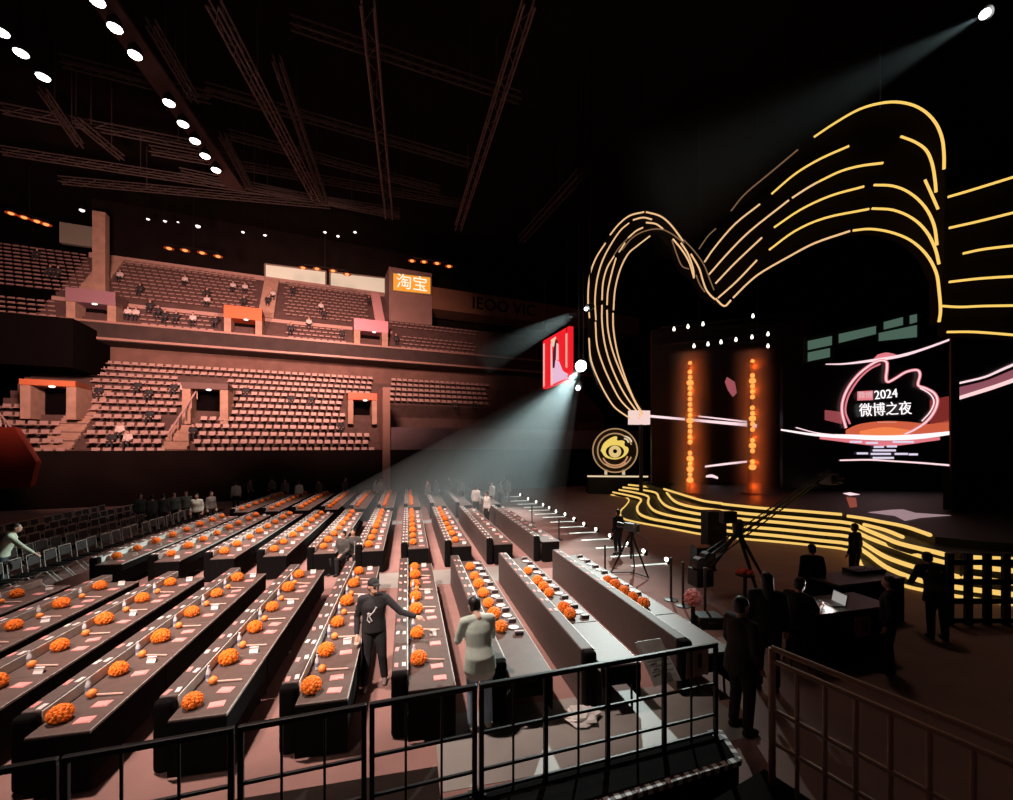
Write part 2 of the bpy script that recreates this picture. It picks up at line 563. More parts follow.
def face_matrix(right, up, origin):
    right = V(right).normalized(); up = V(up).normalized(); n = right.cross(up).normalized()
    up = n.cross(right)
    M4 = Matrix.Identity(4)
    for i in range(3):
        M4[i][0] = right[i]; M4[i][1] = up[i]; M4[i][2] = n[i]; M4[i][3] = origin[i]
    return M4
rt = pts[1]-pts[0]
rdir = (st(1,0,0)-st(0,0,0)).normalized()
outv = (st(0,-1,0)-st(0,0,0)).normalized()
text_obj('sign_lettering', '淘宝', 1.75, glow('sign_white', (1, .92, .75), 1.1), r, face_matrix(rdir, (0,0,1), outv*.06))
fz = (z0+z1)/2
fl = thing('fascia_lettering', 'row of dark capital letters on the dim brown fascia beyond orange sign', 'lettering', st(tpx(505, 13), 13.08, fz))
text_obj('letter_row', 'IEOO VIC', 2.0, DARKER, fl, face_matrix(rdir, (0,0,1), outv*.03), .04)

# red slab at the far left edge
mb = MB()
pl = [at(x, y, 21) for x, y in ((-45, 428), (14, 427), (36, 462), (30, 487), (-45, 492))]
mb.slab(pl, V((-.6, 1.2, 0)))
z_lo = min(p.z for p in pl)
rs = mb.build('slab_face', mat('red_slab', (.42, .05, .025), .7, noise=.2, nscale=1))
rt_ = thing('red_slab', 'large dark red angular slab at the edge below the lower stand', 'banner')
rs.parent = rt_
MB().tube([at(-10, 490, 21.3), at(-10, 490, 21.3) * 1 - V((0, 0, at(-10, 490, 21.3).z))], .08, 8).build('support_post', BLACK, rt_)

# lamps over the stands
def bar_lights(label, pts_px, d, m=ORANGELAMP, rr=.2, name='floodlight_bar', nm='lamp'):
    P = [at(x, y, d) for x, y in pts_px]
    c = sum(P, V()) / len(P)
    r = thing(name, label, 'floodlight', c)
    b = MB().tube([P[0]-c+V((0,0,.3)), P[-1]-c+V((0,0,.3))], .06, 6)
    b.tube([V((0,0,.3)), V((0, 0, 26.99-c.z))], .03, 5)
    b.build('bar', BLACK, r)
    for p in P:
        h = MB().lathe([(rr*.5, .32), (rr*.9, .12), (rr, 0)], 10, p-c); h.build('housing', BLACK, r)
        MB().lathe([(rr*.9, .06), (rr*1.75, -.02), (rr*1.75, -.05), (rr*.9, .02)], 14, p-c).build('halo_ring', glow('halo_red', (.40, .035, .008), .8), r)  # glowing ring added to imitate the red halo around each lamp
        MB().ell(p-c-V((0,0,.02)), (rr*.95, rr*.95, rr*.6), 10, 6).build(nm, m, r, smooth=True)
    return r
bar_lights('orange floodlights at the far edge above the upper stand', [(11,213),(24,217),(37,221),(46,224)], 34)
bar_lights('four orange floodlights above the tan pillar side of the upper stand', [(169,248),(185,250),(202,252.5),(218,256)], 36)
bar_lights('four orange floodlights in front of the pale lit panels', [(303,267.5),(317,268.5),(333,270.5),(347,274)], 38)
bar_lights('four orange floodlights directly above the glowing orange sign', [(412,260.5),(424,261.5),(437,263),(449,266)], 40)
CEIL_W = [(115,28),(135,55),(169,103),(183,124),(195,141),(205,156),(216,170)]
for i, (x, y) in enumerate([(97,1)] + CEIL_W):
    p = at(x, y, F*(22-EYE)/(HY-y))
    r = thing('overhead_spotlight', 'white spotlight %s in the long ceiling lamp line counted from above' % ordw(i+1), 'spotlight', p, 0, 'long line of white ceiling spotlights')
    MB().lathe([(.12, .5), (.26, .3), (.3, 0)], 12).build('housing', BLACK, r)
    MB().ell((0,0,0), (.27,.27,.12), 12, 6).build('lens', WHITELAMP, r, smooth=True)
    MB().tube([(0,0,.5),(0,0,.595)], .03, 5).build('hanger', BLACK, r)
for i, (x, y) in enumerate([(1,32),(21,53),(43,77)]):
    p = at(x, y, F*(22-EYE)/(HY-y))
    r = thing('overhead_spotlight', 'white spotlight %s in the short ceiling lamp line at the frame edge' % ordw(i+1), 'spotlight', p, 0, 'short line of white ceiling spotlights')
    MB().lathe([(.12, .5), (.26, .3), (.3, 0)], 12).build('housing', BLACK, r)
    MB().ell((0,0,0), (.27,.27,.12), 12, 6).build('lens', WHITELAMP, r, smooth=True)
    MB().tube([(0,0,.5),(0,0,4.9)], .03, 5).build('hanger', BLACK, r)
dimw = glow('dim_white_lamp', (1, .85, .8), 2.2)
for i, (x, y) in enumerate([(82,210),(148,219),(165,221),(178,222),(198,226),(243,232),(265,235),(325,232),(338,236),(355,232)]):
    p = at(x, y, 37)
    s_ = (1.5 if i in (0, 4) else 1.0) * (.13 if i != 3 else .09)
    o = thing('hanging_work_lamp', 'x', 'lamp', p)
    MB().lathe([(s_*.5, s_*2), (s_, s_*.6), (s_, 0)], 10).tube([(0,0,s_), (0,0,26.9-p.z)], .015, 4).build('housing', BLACK, o)
    MB().ell((0, 0, 0), (s_, s_, s_*.8), 10, 6).build('lens', dimw, o, smooth=True)
    tag(o, 'small white work lamp high above upper stand, %s along the row from the edge' % ordw(i+1), 'lamp', 'small white lamps under the ceiling grid')

# ceiling trusses
def truss(label, p, q, w=.5, m=STEEL, name='overhead_truss', rr=.05):
    p, q = V(p), V(q)
    d = q - p; L = d.length; u = d.normalized()
    s = u.cross(V((0,0,1))).normalized()*w/2; h = V((0,0,w/2))
    r = thing(name, label, 'truss', p)
    ch = MB()
    cs = [s+h, s-h, -s-h, -s+h]
    for c in cs: ch.tube([c, d + c], rr, 5)
    ch.build('chord', m, r)
    lc = MB(); n = max(3, int(L / (w*1.6)))
    for i in range(n):
        for a, b in ((0,1),(2,3),(1,2)):
            A, B = (cs[a], cs[b]) if i % 2 == 0 else (cs[b], cs[a])
            lc.tube([d*i/n + A, d*(i+1)/n + B], rr*.38, 4)
    lc.build('lacing', m, r)
    MB().tube([d*.3, V((d.x*.3, d.y*.3, d.z*.3 + 27 - (p.z + d.z*.3) - .01))], .03, 5).tube([d*.75, V((d.x*.75, d.y*.75, d.z*.75 + 27 - (p.z + d.z*.75) - .01))], .03, 5).build('hanger', m, r)
    return r
TZ = 23.0
def tl(x0, y0, x1, y1, z=TZ):
    return at(x0, y0, F*(z-EYE)/(HY-y0)), at(x1, y1, F*(z-EYE)/(HY-y1))
BRT = mat('steel_truss_bright', (.24, .17, .155), .55, .3)
truss('long steel ceiling truss, first from the stage arch, running toward the stands', *tl(530,0,458,228), .5, BRT)
truss('long steel ceiling truss, second from the stage arch, running toward the stands', *tl(367,0,389,216), .55, BRT)
truss('long steel ceiling truss, third from the stage arch, running toward the stands', *tl(212,0,316,198), .5, BRT)
truss('thin steel ceiling truss beside the third long truss', *tl(276,58,325,202), .35, STEEL)
truss('thin steel ceiling truss between spotlight line and third long truss', *tl(150,22,195,100), .35, STEEL)
truss('thin steel ceiling truss just past the end of the spotlight line', *tl(222,135,250,188), .3, STEEL)
truss('short dim truss hanging close to the heart arch', *tl(582,172,521,240), .5, STEEL)
truss('short dim truss above the small spotlight line', *tl(42,90,80,145), .3, STEEL)
truss('second short dim truss near the frame edge under the ceiling', *tl(76,120,122,158), .3, STEEL)
for i, (x0, y0, x1, y1) in enumerate(((205,88,470,163),(228,134,440,190),(60,60,210,98),(0,108,230,152),(150,150,470,205),(0,150,400,212),(60,180,330,205),(290,22,520,98),(180,172,400,216))):
    truss('dim cross truss of the ceiling grid, %s counted from the small spotlight line' % ordw(i+1), *tl(x0, y0, x1, y1, 23.8), .4, STEEL, rr=.045)
mb = MB()
a, b = tl(60, -60, 236, 190, 22.6)
s = V((.55, 0, 0))
mb.slab([a - s, a + s, b + s, b - s], V((0, 0, .15)))
r = tag(mb.build('catwalk', mat('catwalk_brown', (.085, .045, .04), .8)), 'brown catwalk under the ceiling carrying the long line of spotlights', 'catwalk')
#==STAGE==
# ---------------------------------------------------------------- stepped stage with LED nosings
def smooth(pts, n=4):
    """Catmull-Rom through pts"""
    P = [V(p) for p in pts]
    if len(P) < 3: return P
    out = []
    for i in range(len(P)-1):
        p0 = P[i-1] if i else P[0]*2 - P[1]
        p1, p2 = P[i], P[i+1]
        p3 = P[i+2] if i+2 < len(P) else P[-1]*2 - P[-2]
        for k in range(n):
            t = k/n
            out.append(.5*((2*p1) + (p2-p0)*t + (2*p0-5*p1+4*p2-p3)*t*t + (3*p1-p0-3*p2+p3)*t**3))
    out.append(P[-1])
    return out
STEPS = [
 (.06, [(611,494.5),(624,496.6),(629,499.5),(626,505),(620.5,511),(622.5,517.5),(635.5,521.5),(671,528),(707,534.7),(745,538.5),(780,541.5),(820,545.5),(848,549.5),(858,557),(864,567),(889,579.5),(912,587),(960,596),(1040,607)]),
 (.27, [(613,492),(629.6,495.4),(641,499),(637.3,506),(639,513),(650,518),(671,522),(707,527.8),(745,532.3),(780,535.6),(820,540),(850,543.5),(866,552),(878,561),(891,569),(921,580),(960,587),(1040,597)]),
 (.49, [(619,489.5),(635.5,492.4),(648,496),(648,502.5),(653.3,509.6),(666.4,514.4),(689,518.5),(707,521.2),(745,526),(780,529),(820,533),(850,536.3),(866,544.5),(878,552),(892.5,559),(924,569),(960,576),(1040,585)]),
 (.71, [(623,487),(641.5,489.5),(655.7,492.4),(659,498),(664,504),(673.5,508.4),(690,512),(707,514.6),(745,519),(780,522),(820,526),(850,529.3),(868,537),(884,543),(897.5,547.5),(926,557),(960,564),(1040,573)]),
 (.92, [(628.4,484.5),(647,486.5),(663,489),(667.5,493.6),(673.5,500),(682,504),(695,507),(708,508.7),(745,513),(780,516),(820,519.5),(850,522.7),(868,530),(885,537),(900,543),(935,551.3),(960,556),(1040,560)]),
]
stage = thing('stage', 'curved black stage whose steps are edged with yellow light strips', 'stage')
STAGEBLK = mat('stage_black', (.010, .007, .006), .55, noise=.2, nscale=2)
back_far, back_right = at(650, 446, 33.2), at(1040, 446, 34)
lines = []
for i, (z, px) in enumerate(STEPS):
    L = smooth([on(x, y, z) for x, y in px], 3)
    lines.append((z, L))
    out = L + [V((44, L[-1].y, 0)), V((44, back_right.y + 2, 0)), V((back_far.x, back_far.y, 0))]
    lo = 0 if i == 0 else STEPS[i-1][0] - .03
    m_ = MB().slab([V((p.x, p.y, lo)) for p in out], V((0, 0, z - .03 - lo)))
    st_ = m_.build('step', STAGEBLK, stage)
    MB().tube([p + V((0, 0, -.02)) for p in L], .065 if i else .045, 6).build('light_strip', STEPLED, st_)
zt = 1.15
for k, px in enumerate(([(664,489),(677,493),(690,497),(704,501),(722,503.5)], [(722,504),(760,508),(800,511),(842,514.5)], [(847.5,516),(865,518.5),(880,521.5),(905,526.5),(930,535)], [(864,524.5),(885,530),(902.5,537)])):
    L = smooth([on(x, y, zt if k < 3 else 1.0) for x, y in px], 3)
    MB().tube(L, .06, 6).build('deck_light_strip', STEPLED, stage)
L0 = lines[-1][1]
out = [p + V((0, 0, 0)) for p in smooth([on(x, y, 1.12) for x, y in [(640,482),(664,488.5),(690,497),(722,503),(800,511),(847,515.5),(905,526),(935,536),(1040,545)]], 2)]
out += [V((44, out[-1].y, 1.12)), V((44, back_right.y + 2, 1.12)), V((back_far.x, back_far.y, 1.12))]
MB().slab([V((p.x, p.y, .88)) for p in out], V((0, 0, .22))).build('deck', STAGEBLK, stage)

# emblem disc on its plinth, left end of the stage
dE = 34.6
c = at(615, 450.5, dE)
em = thing('emblem_disc', 'round lit emblem with yellow eye logo standing at the end of the stage', 'emblem', c, -YAW - .10)
R_ = 22.5 / F * dE
def ring(mb, rx, ry, r, a0=0, a1=2*PI, cx=0, cz=0, y=0, n=36):
    mb.tube([V((cx + rx*math.cos(a0+(a1-a0)*k/n), y, cz + ry*math.sin(a0+(a1-a0)*k/n))) for k in range(n+1)], r, 6)
def lath_y(mb, r, y0, y1, n=40, sx=1, sz=1, cx=0, cz=0):
    ps = [V((cx + r*sx*math.cos(2*PI*k/n), y0, cz + r*sz*math.sin(2*PI*k/n))) for k in range(n)]
    mb.slab(ps, V((0, y1-y0, 0)))
m_ = MB(); lath_y(m_, R_, .1, .4); m_.build('disc_back', mat('disc_brown', (.05, .03, .02), .4), em)
BRONZE = glow('bronze_ring', (.55, .33, .16), .75)
m_ = MB(); ring(m_, R_*.97, R_*.97, .055); m_.build('outer_ring', BRONZE, em)
m_ = MB(); ring(m_, R_*.76, R_*.76, .06, 0.35, 5.9); m_.build('inner_ring', BRONZE, em)
m_ = MB(); ring(m_, R_*.55, R_*.5, .06, 3.5, 6.1, 0, -.16*R_); ring(m_, R_*.62, R_*.6, .07, 4.0, 5.6, 0, -.15*R_); m_.build('lower_swoosh', glow('bronze_hot', (.75, .36, .18), .8), em)
YEL = glow('logo_yellow', (.85, .62, .13), 1.0)
blob = smooth([V((x*R_, .06, z*R_)) for x, z in ((-.62,0),(-.5,.3),(-.25,.52),(.0,.63),(.1,.6),(.1,.45),(.3,.45),(.42,.4),(.42,.22),(.58,.12),(.56,-.1),(.35,-.3),(0,-.4),(-.4,-.3),(-.62,0))], 3)[:-1]
MB().slab(blob, V((0, .06, 0))).build('eye_shape', YEL, em)
m_ = MB(); lath_y(m_, R_*.4, .03, .07, sx=1, sz=.72, cz=-.05*R_); m_.build('eye_socket', mat('socket_brown', (.06, .035, .01), .5), em)
m_ = MB(); lath_y(m_, R_*.27, 0, .05, cz=-.05*R_); m_.build('iris', glow('iris_gold', (.78, .56, .22), .95), em)
m_ = MB(); lath_y(m_, R_*.09, -.03, .03, cz=-.03*R_); m_.build('pupil', DARKER, em)
m_ = MB(); ring(m_, R_*.34, R_*.3, .06, .15, 1.5, R_*.38, R_*.33); ring(m_, R_*.2, R_*.2, .05, .1, 1.5, R_*.38, R_*.33); m_.build('signal_arc', glow('signal_cream', (.9, .75, .5), .9), em)
for s in (-1, 1):
    MB().box((s*.7-.09, 0, -R_-.15), (s*.7+.09, .35, -R_+.25)).build('foot', mat('foot_lamp', (.5, .4, .3), .5, emit=(1, .75, .45), es=.6), em)
hp = c.z - R_ - .15
pl = thing('emblem_plinth', 'dark plinth with a pale lit edge carrying the eye emblem', 'plinth', (c.x, c.y, 0), -YAW - .10)
MB().rbox((-2.2, -.6, 0), (2.4, 1.2, hp), .04).build('body', STAGEBLK, pl)
MB().box((-2.25, -.66, hp-.14), (2.45, -.6, hp-.02)).build('edge_light', glow('edge_warm', (1, .78, .5), .8), pl)

#==ARCH==
# ---------------------------------------------------------------- heart-shaped light arch
def adepth(x):
    """plan depth of the curved arch"""
    K = [(580, 25.5), (650, 25), (715, 23.5), (780, 21.5), (860, 19), (945, 16.5), (1060, 15)]
    for (a, b), (c_, d_) in zip(K, K[1:]):
        if x <= c_: return b + (d_-b)*(x-a)/(c_-a)
    return K[-1][1]
arch = thing('heart_arch', 'huge heart-shaped arch outlined by broken yellow light strips', 'light arch', on(620, 530, 0)*0 + V((at(640,446,25).x, at(640,446,25).y, 0)))
abase = V(arch.location)
def astrip(px, r, m, nm='light_strip', off=0):
    P = smooth([at(x, y, adepth(x) + off) - abase for x, y in px], 4)
    return MB().tube(P, r, 6).build(nm, m, arch, smooth=True)
left = [
 [(589.5,318),(588,297),(590,275),(596,258),(605.5,243)], [(610,235),(619,224),(630,215.5),(644,212)], [(646,212),(660,216),(671,225),(683,241)],
 [(589,338),(591,360),(600,383),(612,404),(622,413),(638,423)],
 [(596,320),(595,300),(597,280),(602,262),(610,246),(620,231),(629,223)],
 [(633,220),(643,217.5),(652,219.5)],
 [(595.5,322),(597,345),(603,365),(612,385),(622,402),(640,419)],
 [(602,300),(603,283),(607,268),(614,256)], [(602,305),(602,322),(605,345),(612,368),(624,393),(641,417)],
 [(607,305),(608,290),(612,272),(616,258)], [(607,310),(608,330),(613,352),(622,375),(633,398),(642,415)],
 [(613.5,310),(615,290),(620,270),(628,254),(637,246),(650,236)], [(613,313),(613.5,330),(617.5,353),(625,377),(634,399),(643,414)],
 [(628,238),(636,231),(643,227.5)], [(619,252),(625,243)], [(646,222.5),(656,224),(663,229)],
]
for p in left: astrip(p, .043, LEDW)
for p in ([(622,250),(632,238),(645,231),(660,229),(672,234),(684,243)], [(610,262),(618,249),(628,238)], [(684,240),(695,252),(704,265),(710,280),(714,290)], [(672,240),(677,255),(682,266),(689,269)], [(696,275),(700,285),(705,292)]):
    astrip(p, .035, LEDDIM)
for p in ([(673,239),(682,250),(689,262),(694,278)], [(681,243),(688,254),(693,268),(694,277)], [(691,254),(699,268),(703,281),(707,291),(714,298.5),(717,298.7)]):
    astrip(p, .045, LEDW)
astrip([(716,299),(722,305),(726,305.5),(731,300)], .05, LEDW)
right1 = [  # pinkish-white further strips
 [(731,211),(745,194),(770,173),(798,149.5)], [(699,249),(708,236),(716,228.5)],
]
for p in right1: astrip(p, .035, LEDDIM)
right2 = [
 [(704.5,262),(715,247),(735,224),(760,204)], [(709,274.5),(728,253),(750,231),(789,200)], [(792,198),(805,189.5),(817,182.5),(818,182.5)],
 [(715.5,283.5),(735,263),(762,237.5)], [(718,298),(737,281),(757,260)],
 [(733,298),(748,283),(762,272),(790,256),(815,243),(850,231)],
]
for p in right2: astrip(p, .046, LEDW)
right3 = [
 [(814,137),(835,123),(860,109),(885,102.5),(905,103),(922,109.5),(935,122),(942,138),(944,155),(944,169)],
 [(771.5,194),(795,174),(820,159),(849,146)], [(819,181.5),(840,171.5),(860,166),(883,163)],
 [(774,227.5),(800,210),(830,196),(864,186.5)], [(874,185),(893,186),(910,193),(925,207),(934,225),(937,245)],
 [(769,250),(795,231),(825,218),(869,209)], [(872,208.5),(893,210),(912,218),(926,231),(935,248),(939,264)],
 [(853,230.5),(870,229),(890,232),(910,240),(926,254),(936,272),(939,290),(940.5,310),(939,322)],
 [(901,136.5),(915,142),(926,150),(932,163),(935,180),(936,192)], [(925,180),(931,193),(938,209)],
]
for p in right3: astrip(p, .048, LED)
for p in ([(948,197),(975,189),(1020,175)], [(949,228),(980,221),(1020,211)], [(963,253.5),(985,249),(1020,245)], [(949,282),(980,278.5),(1020,276)], [(942,306),(960,307),(985,306),(1020,305.5)], [(947,332),(975,332),(1020,335.5)]):
    astrip(p, .045, LED)
PAN = mat('arch_panel', (.010, .006, .0045), .8, spec=.1)
def panel(px, off=.25, th=.35):
    bm = bmesh.new()
    vv = [bm.verts.new((x, y, 0)) for x, y in px]
    for t in tessellate_polygon([[V((x, y, 0)) for x, y in px]]):
        try: bm.faces.new([vv[i] for i in t])
        except ValueError: pass
    x = 584
    while x < 1040:
        bmesh.ops.bisect_plane(bm, geom=bm.verts[:] + bm.edges[:] + bm.faces[:], plane_co=(x, 0, 0), plane_no=(1, 0, 0))
        x += 6
    for v in bm.verts: v.co = at(v.co.x, v.co.y, adepth(v.co.x) + off) - abase
    r_ = bmesh.ops.extrude_face_region(bm, geom=bm.faces[:])
    bmesh.ops.translate(bm, verts=[g for g in r_['geom'] if isinstance(g, bmesh.types.BMVert)], vec=cam2w(0, th, 0))
    bm.verts.index_update()
    m_ = MB(); m_.add([v.co.copy() for v in bm.verts], [[v.index for v in f.verts] for f in bm.faces]); bm.free()
    m_.build('backing_panel', PAN, arch)
panel([(587,300),(590,270),(600,246),(615,226),(632,214),(646,210),(662,214),(675,226),(690,246),(704,264),(716,296),(724,304),(718,302),(704,296),(694,280),(680,268),(672,245),(660,232),(645,235),(630,250),(620,275),(616,300),(615,325),(620,355),(630,385),(646,414),(637,424),(612,406),(598,384),(590,358)])
panel([(722,303),(704,263),(731,209),(770,171),(812,137),(860,108),(890,101),(922,108),(938,124),(946,150),(946,190),(942,324),(938,322),(938,280),(925,254),(908,240),(888,233),(868,231),(845,234),(810,246),(780,262),(750,283)])
panel([(946,190),(1030,170),(1030,338),(946,335)])
# arch feet reaching the stage
MB().box(tuple(at(634,420,25)-abase+V((-.15,0,-.25))), tuple(at(648,412,25)-abase+V((.25,.6,.1)))).build('foot_block', glow('foot_pink', (1, .72, .68), .9), arch)
f0 = at(641, 422, 25.4) - abase
MB().tube([f0, V((f0.x, f0.y, -abase.z + 1.1))], .12, 8).build('arch_leg', BLACK, arch)
tt = at(890, 101, adepth(890)) - abase
MB().tube([tt + V((0,.4,0)), V((tt.x, tt.y+.4, 26.99))], .03, 5).tube([at(645,211,25)-abase+V((0,.4,0)), V(((at(645,211,25)-abase).x, (at(645,211,25)-abase).y+.4, 26.99))], .03, 5).build('hanging_cable', BLACK, arch)

#==SCREENS==
# ---------------------------------------------------------------- screens and towers
dS = 30.0
def pane(name, label, cat, px, d, m, th=.3, extra=0):
    P = [at(x, y, d) for x, y in px]
    c = sum(P, V())/len(P)
    r = thing(name, label, cat, c)
    MB().slab([p-c for p in P], cam2w(0, th, 0)).build('panel', m, r)
    return r, c
def graphic(r, c, nm, px, d, m, w=.1, fill=False):
    P = [at(x, y, d) - c for x, y in px]
    if fill:
        return MB().slab(P, cam2w(0, .02, 0)).build(nm, m, r)
    return MB().tube(smooth(P, 4), w, 6).build(nm, m, r)
def ribbon(r, c, nm, top, bot, d, m):
    A = smooth([at(x, y, d)-c for x, y in top], 4); B = smooth([at(x, y, d)-c for x, y in bot], 4)
    return MB().band(A, B, cam2w(0, .02, 0)).build(nm, m, r)
r, c = pane('stage_backdrop', 'wide dark backdrop screen behind the orange light towers with pale streaks', 'screen', [(652,330),(812,318),(812,483),(652,483)], dS, mat('backdrop_maroon', (.018, .006, .005), .5))
ribbon(r, c, 'pale_streak', [(640,414),(690,418.5),(757,424)], [(640,416.5),(690,421),(757,427.5)], dS-.06, WHITEPINK)
ribbon(r, c, 'pale_streak', [(698,415.5),(725,418.5),(750,421.3)], [(698,416.8),(725,420),(750,422.8)], dS-.06, WHITEPINK)
ribbon(r, c, 'pale_streak', [(705,465.7),(728,462.7),(750,460.3)], [(705,467.5),(728,464.8),(750,462.3)], dS-.06, WHITEPINK)
graphic(r, c, 'pink_blur', [(727,377),(735,382),(737,393),(733,397),(728,390),(725,382)], dS-.06, glow('pink_blur', (.5, .12, .14), .7), fill=True)
ribbon(r, c, 'pale_streak', [(706,475.5),(712,474.5),(718,477)], [(706,477.5),(712,477.5),(718,479)], dS-.06, WHITEPINK)
# logo screen
dL = 26.0
r, c = pane('logo_screen', 'big stage screen showing the pink outline logo with white event title', 'screen', [(783,366),(826,362.5),(870,357.5),(925,345.5),(952,336.5),(952,489),(783,489)], dL, SCREENBLACK)
q = dL - .06
outl = [(846,428),(842,412),(843,400),(848,388),(856,377),(866,368),(878,361),(886,361.5),(887,368),(886,378),(888,382),(896,378),(906,372),(917,370),(920,375),(918,385),(925,388),(934,393),(937.5,401),(934,412),(926,422),(914,430),(905,434)]
graphic(r, c, 'logo_outline', outl, q, PINKG, .085)
graphic(r, c, 'logo_outline_core', outl, q-.08, WHITEPINK, .035)
graphic(r, c, 'logo_outline', [(850,424),(845.5,412),(847,400),(852,389),(860,378),(870,369),(880,364)], q, PINKG, .05)
graphic(r, c, 'logo_outline', [(920,388),(930,394),(934,402),(930,412),(922,421)], q, WHITEPINK, .035)
ribbon(r, c, 'red_glow_band', [(846,430),(860,424),(885,421),(910,422),(930,424),(949,420)], [(846,436),(860,437),(885,438),(910,438),(930,437),(949,434)], q+.03, glow('red_orange_glow', (.72, .13, .06), .85))
ribbon(r, c, 'red_glow_band', [(860,431),(885,427),(910,430)], [(860,437),(885,438),(910,438)], q+.015, glow('hot_red_glow', (1, .25, .08), .9))
ribbon(r, c, 'dim_red_block', [(930,400),(949,396)], [(930,424),(949,422)], q+.03, glow('dim_red', (.25, .03, .025), .8))
ribbon(r, c, 'dim_red_block', [(825,410),(842,412)], [(825,420),(842,424)], q+.03, glow('dim_red2', (.35, .07, .08), .8))
ribbon(r, c, 'light_streak', [(781,429),(815,433.5),(850,434.5),(885,435.5),(920,434),(952,431)], [(781,430.5),(815,436),(850,438.8),(885,440.5),(920,439),(952,434.5)], q-.02, glow('streak_white', (1, .78, .8), 1.3))
ribbon(r, c, 'light_streak', [(796,427),(815,432),(835,434.5)], [(796,428),(815,433),(835,436)], q-.02, WHITEPINK)
ribbon(r, c, 'pink_fringe', [(820,436.5),(885,441),(940,437)], [(820,439),(885,446),(940,440)], q, PINKG)
ribbon(r, c, 'light_streak', [(826,363.7),(845,363),(870,359.5),(900,354.5),(925,347.5),(950,338.5)], [(826,364.6),(845,364.6),(870,362),(900,357.5),(925,349.8),(950,340.5)], q, WHITEPINK)
ribbon(r, c, 'pink_fringe', [(878,354.5),(886,352.5),(893,353.5)], [(874,358.5),(886,357.5),(898,355.5)], q+.02, PINKG)
ribbon(r, c, 'light_streak', [(840,459.6),(870,459),(895,460.5),(920,462),(951,464.5)], [(840,461),(870,460.6),(895,462),(920,463.7),(951,466.3)], q, WHITEPINK)
MB().slab([on(x, y, 1.122) for x, y in [(843,493.5),(850,492.5),(860,494.5),(850,495.5)]], (0, 0, .012)).build('painted_deck_reflection', WHITEPINK, stage)  # glowing patches painted on the deck as reflections of the screen
MB().slab([on(x, y, 1.122) for x, y in [(868,512.5),(890,510),(903,509.5),(915,513),(951,515.5),(920,518),(905,521),(895,516)]], (0, 0, .012)).build('painted_deck_reflection', glow('reflection_dim', (.75, .5, .55), .4), stage)
MB().slab([on(x, y, 1.122) for x, y in [(846,497),(856,498),(857,507),(850,508)]], (0, 0, .012)).build('painted_deck_reflection', glow('dim_red3', (.3, .06, .03), .8), stage)
CM = Matrix(((CY, 0, -SY, 0), (-SY, 0, -CY, 0), (0, 1, 0, 0), (0, 0, 0, 1)))
def txt(r, c, nm, s, px, py, d, hpx, m, sx=1, rot=0):
    p = at(px, py, d) - c
    M4 = Matrix.Translation(p) @ CM @ Matrix.Rotation(rot, 4, 'Z') @ Matrix.Diagonal((sx, 1, 1, 1))
    return text_obj(nm, s, hpx/F*d, m, r, M4, .015)
TW = glow('title_white', (1, .93, .95), 1.15)
txt(r, c, 'year_title', '2024', 886, 394.5, q-.1, 12.5, TW, .95, .10)
txt(r, c, 'event_title', '微博之夜', 885.5, 410, q-.1, 14.2, TW, .93, .05)
graphic(r, c, 'title_badge', [(857.5,391.5),(873,390.5),(873,400),(857.5,400.5)], q, PINKG, fill=True)
txt(r, c, 'badge_text', '微博', 865.3, 395.5, q-.1, 7.2, glow('badge_text', (.95, .55, .55), .8))
txt(r, c, 'small_caption', '·········', 887, 422.5, q-.1, 7, glow('caption', (1, .6, .5), .8), 1.2)
for j, (x0, x1, y) in enumerate(((850,862,442),(866,878,443),(893,914,442),(874,884,447),(887,897,446.5),(873,896,450.5),(857,868,453.5),(871,891,454),(895,908,454),(909,918,454.5),(873,894,458))):
    graphic(r, c, 'caption_line', [(x0,y-1.1),(x1,y-1.1),(x1,y+.9),(x0,y+.9)], q-.03, glow('caption_line', (.85, .75, .95), .9), fill=True)
# black pillar to the side of the logo screen + outer side screen
mb = MB(); a = at(953, 446, 15.8); b = at(975, 446, 15.8)
r, c = pane('side_screen', 'outer side screen with a slanting pink and white light streak', 'screen', [(957,336),(1040,334),(1040,470),(957,470)], 17.5, SCREENBLACK)
ribbon(r, c, 'light_streak', [(960,382),(985,376),(1003,368),(1040,352)], [(960,384),(985,378),(1003,370.5),(1040,354.5)], 17.42, WHITEPINK)
ribbon(r, c, 'light_streak', [(960,396),(985,388),(1003,382),(1040,368)], [(960,399.5),(985,392),(1003,386),(1040,373)], 17.40, glow('streak_pink', (1, .62, .62), 1.1))
ribbon(r, c, 'pink_fringe', [(960,387),(985,381),(1003,374),(1040,358)], [(960,396),(985,388),(1003,382),(1040,368)], 17.44, glow('fringe_mauve', (.30, .09, .12), .9))
r, c = pane('masking_drape', 'tall black masking drape between the logo screen and side screen', 'drape', [(952.5,338),(959.5,338),(959.5,511),(952.5,511)], 17.2, BLACKCLOTH, .06)
r, c = pane('masking_drape', 'wide black masking drape below the outer side screen', 'drape', [(953,470),(1060,470),(1060,511),(953,511)], 17.6, BLACKCLOTH, .4)
mb = MB(); a = at(930, 540, 15.5); b = at(1050, 540, 15.5)
